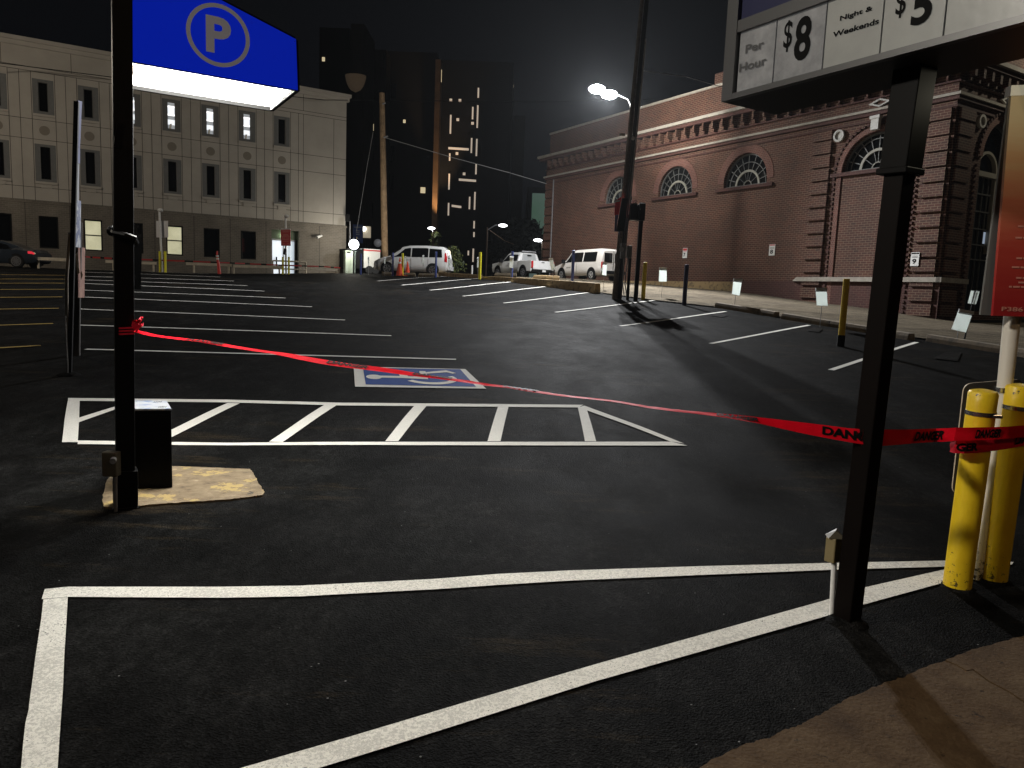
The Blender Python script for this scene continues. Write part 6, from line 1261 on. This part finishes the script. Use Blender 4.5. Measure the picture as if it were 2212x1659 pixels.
leafy('tree', 1130, 474, 600, 76, 3.2, LGD, 'large dark tree left of the brick building', 3000, .30, bottom=.2)
leafy('tree', 1095, 505, 600, 80, 2.2, LGD, 'smaller dark tree behind the pickup', 1200, .28, bottom=.2)
leafy('tree', 1166, 497, 600, 78, 1.4, LGD, 'narrow dark tree tight against the brick corner', 1000, .25, bottom=.2)
leafy('ivy_tree', 942, 494, 590, 86, 1.0, LG[1:], 'slim leafy tree in front of the lit brick fin', 1100, .2, bottom=.25)
point('shrub_light', at(988, 540, 44.5), 7, (1, .85, .5), .2)
L_f = BC+XB*7.5-YB*3.2; r = empty('street_lamp', (L_f[0], L_f[1], 1.), 0, 'street lamp out of frame before the front of the brick building', 'street lamp'); m_ = MB(); m_.tube([(0, 0, -1), (0, 0, 13), (0, .5, 13.3)], [.1, .08, .05], 10); m_.build('pole', GALV, r); m_ = MB(); m_.box(-.2, .2, .4, 1, 13.2, 13.35); m_.build('lamp_housing', GALV, r)
point('front_lamp_light', L_f+(0, .6, 13.6), 900, (1, .92, .72), .15, r)
q = at(2320, 140, bP[1]-.55); r = empty('sign_lamp', q, 0, 'small lamp above the red notice, out of frame', 'lamp'); m_ = MB(); m_.sphere((0, .05, .05), .05, 10); m_.build('shade', BLACKM, r); m_ = MB(); m_.tube([(0, .05, .08), (.1, .3, .2), (.1, .5, -.2)], .01, 6); m_.build('arm', BLACKM, r); point('sign_lamp_light', q-(0, .04, .06), 3.2, (1, .92, .7), .04, r)
# ================================================================== LAMPS BEHIND THE CAMERA (real posts, out of frame)
def back_lamp(x, y, h, P_, col, lab, ems=6, aim=None, cone=44):
    z = tz(x, y); r = empty('street_lamp', (x, y, z), 0, lab, 'street lamp'); m_ = MB(); m_.tube([(0, 0, 0), (0, 0, h), (0, .8, h+.3)], [.09, .07, .04], 10); m_.build('pole', GALV, r, smooth=True); m_ = MB(); m_.box(-.15, .15, .7, 1.3, h+.18, h+.34); m_.build('lamp_housing', GALV, r)
    m_ = MB(); m_.box(-.12, .12, .75, 1.25, h+.15, h+.178); m_.build('lamp_lens', glow('sodium_lens', col, ems), r); l = spot('street_lamp_light', (x, y+1, z+h), aim, P_, col, cone, .8, .45, r) if aim else point('street_lamp_light', (x, y+1, z+h), P_, col, .3, r)
back_lamp(9, -7, 8.5, 480, (1, .66, .36), 'street lamp with warm light behind the camera to the right')
back_lamp(-9, -1.2, 7, 3800, (1, .93, .82), 'street lamp with warm light behind the camera to the left', aim=(4., 4., .4), cone=46)
back_lamp(-25, 24, 9, 2100, (1, .88, .72), 'street lamp with warm light out of frame at the left of the lots')
back_lamp(-14, 8, 7, 0, (1, .8, .5), 'x') if 0 else None
HZ = bpy.data.materials.new('glow_haze'); HZ.use_nodes = True; hn = HZ.node_tree; hn.nodes.clear(); ho = hn.nodes.new('ShaderNodeOutputMaterial'); hv_ = hn.nodes.new('ShaderNodeVolumePrincipled')
hv_.inputs['Density'].default_value = .00009; hv_.inputs['Anisotropy'].default_value = .55; hv_.inputs['Color'].default_value = (.9, .95, 1, 1); hn.links.new(hv_.outputs[0], ho.inputs['Volume'])
m_ = MB(); m_.box(-620, 620, -420, 720, -12, 45); hz = m_.build('added_haze', HZ); hz['kind'] = 'stuff'; hz['label'] = 'thin haze added to make a glow round the lamps'  # added haze volume stands in for lens flare round the lamps
S.cycles.volume_bounces = 0; S.cycles.volume_max_steps = 64
print('objects', len(bpy.data.objects))
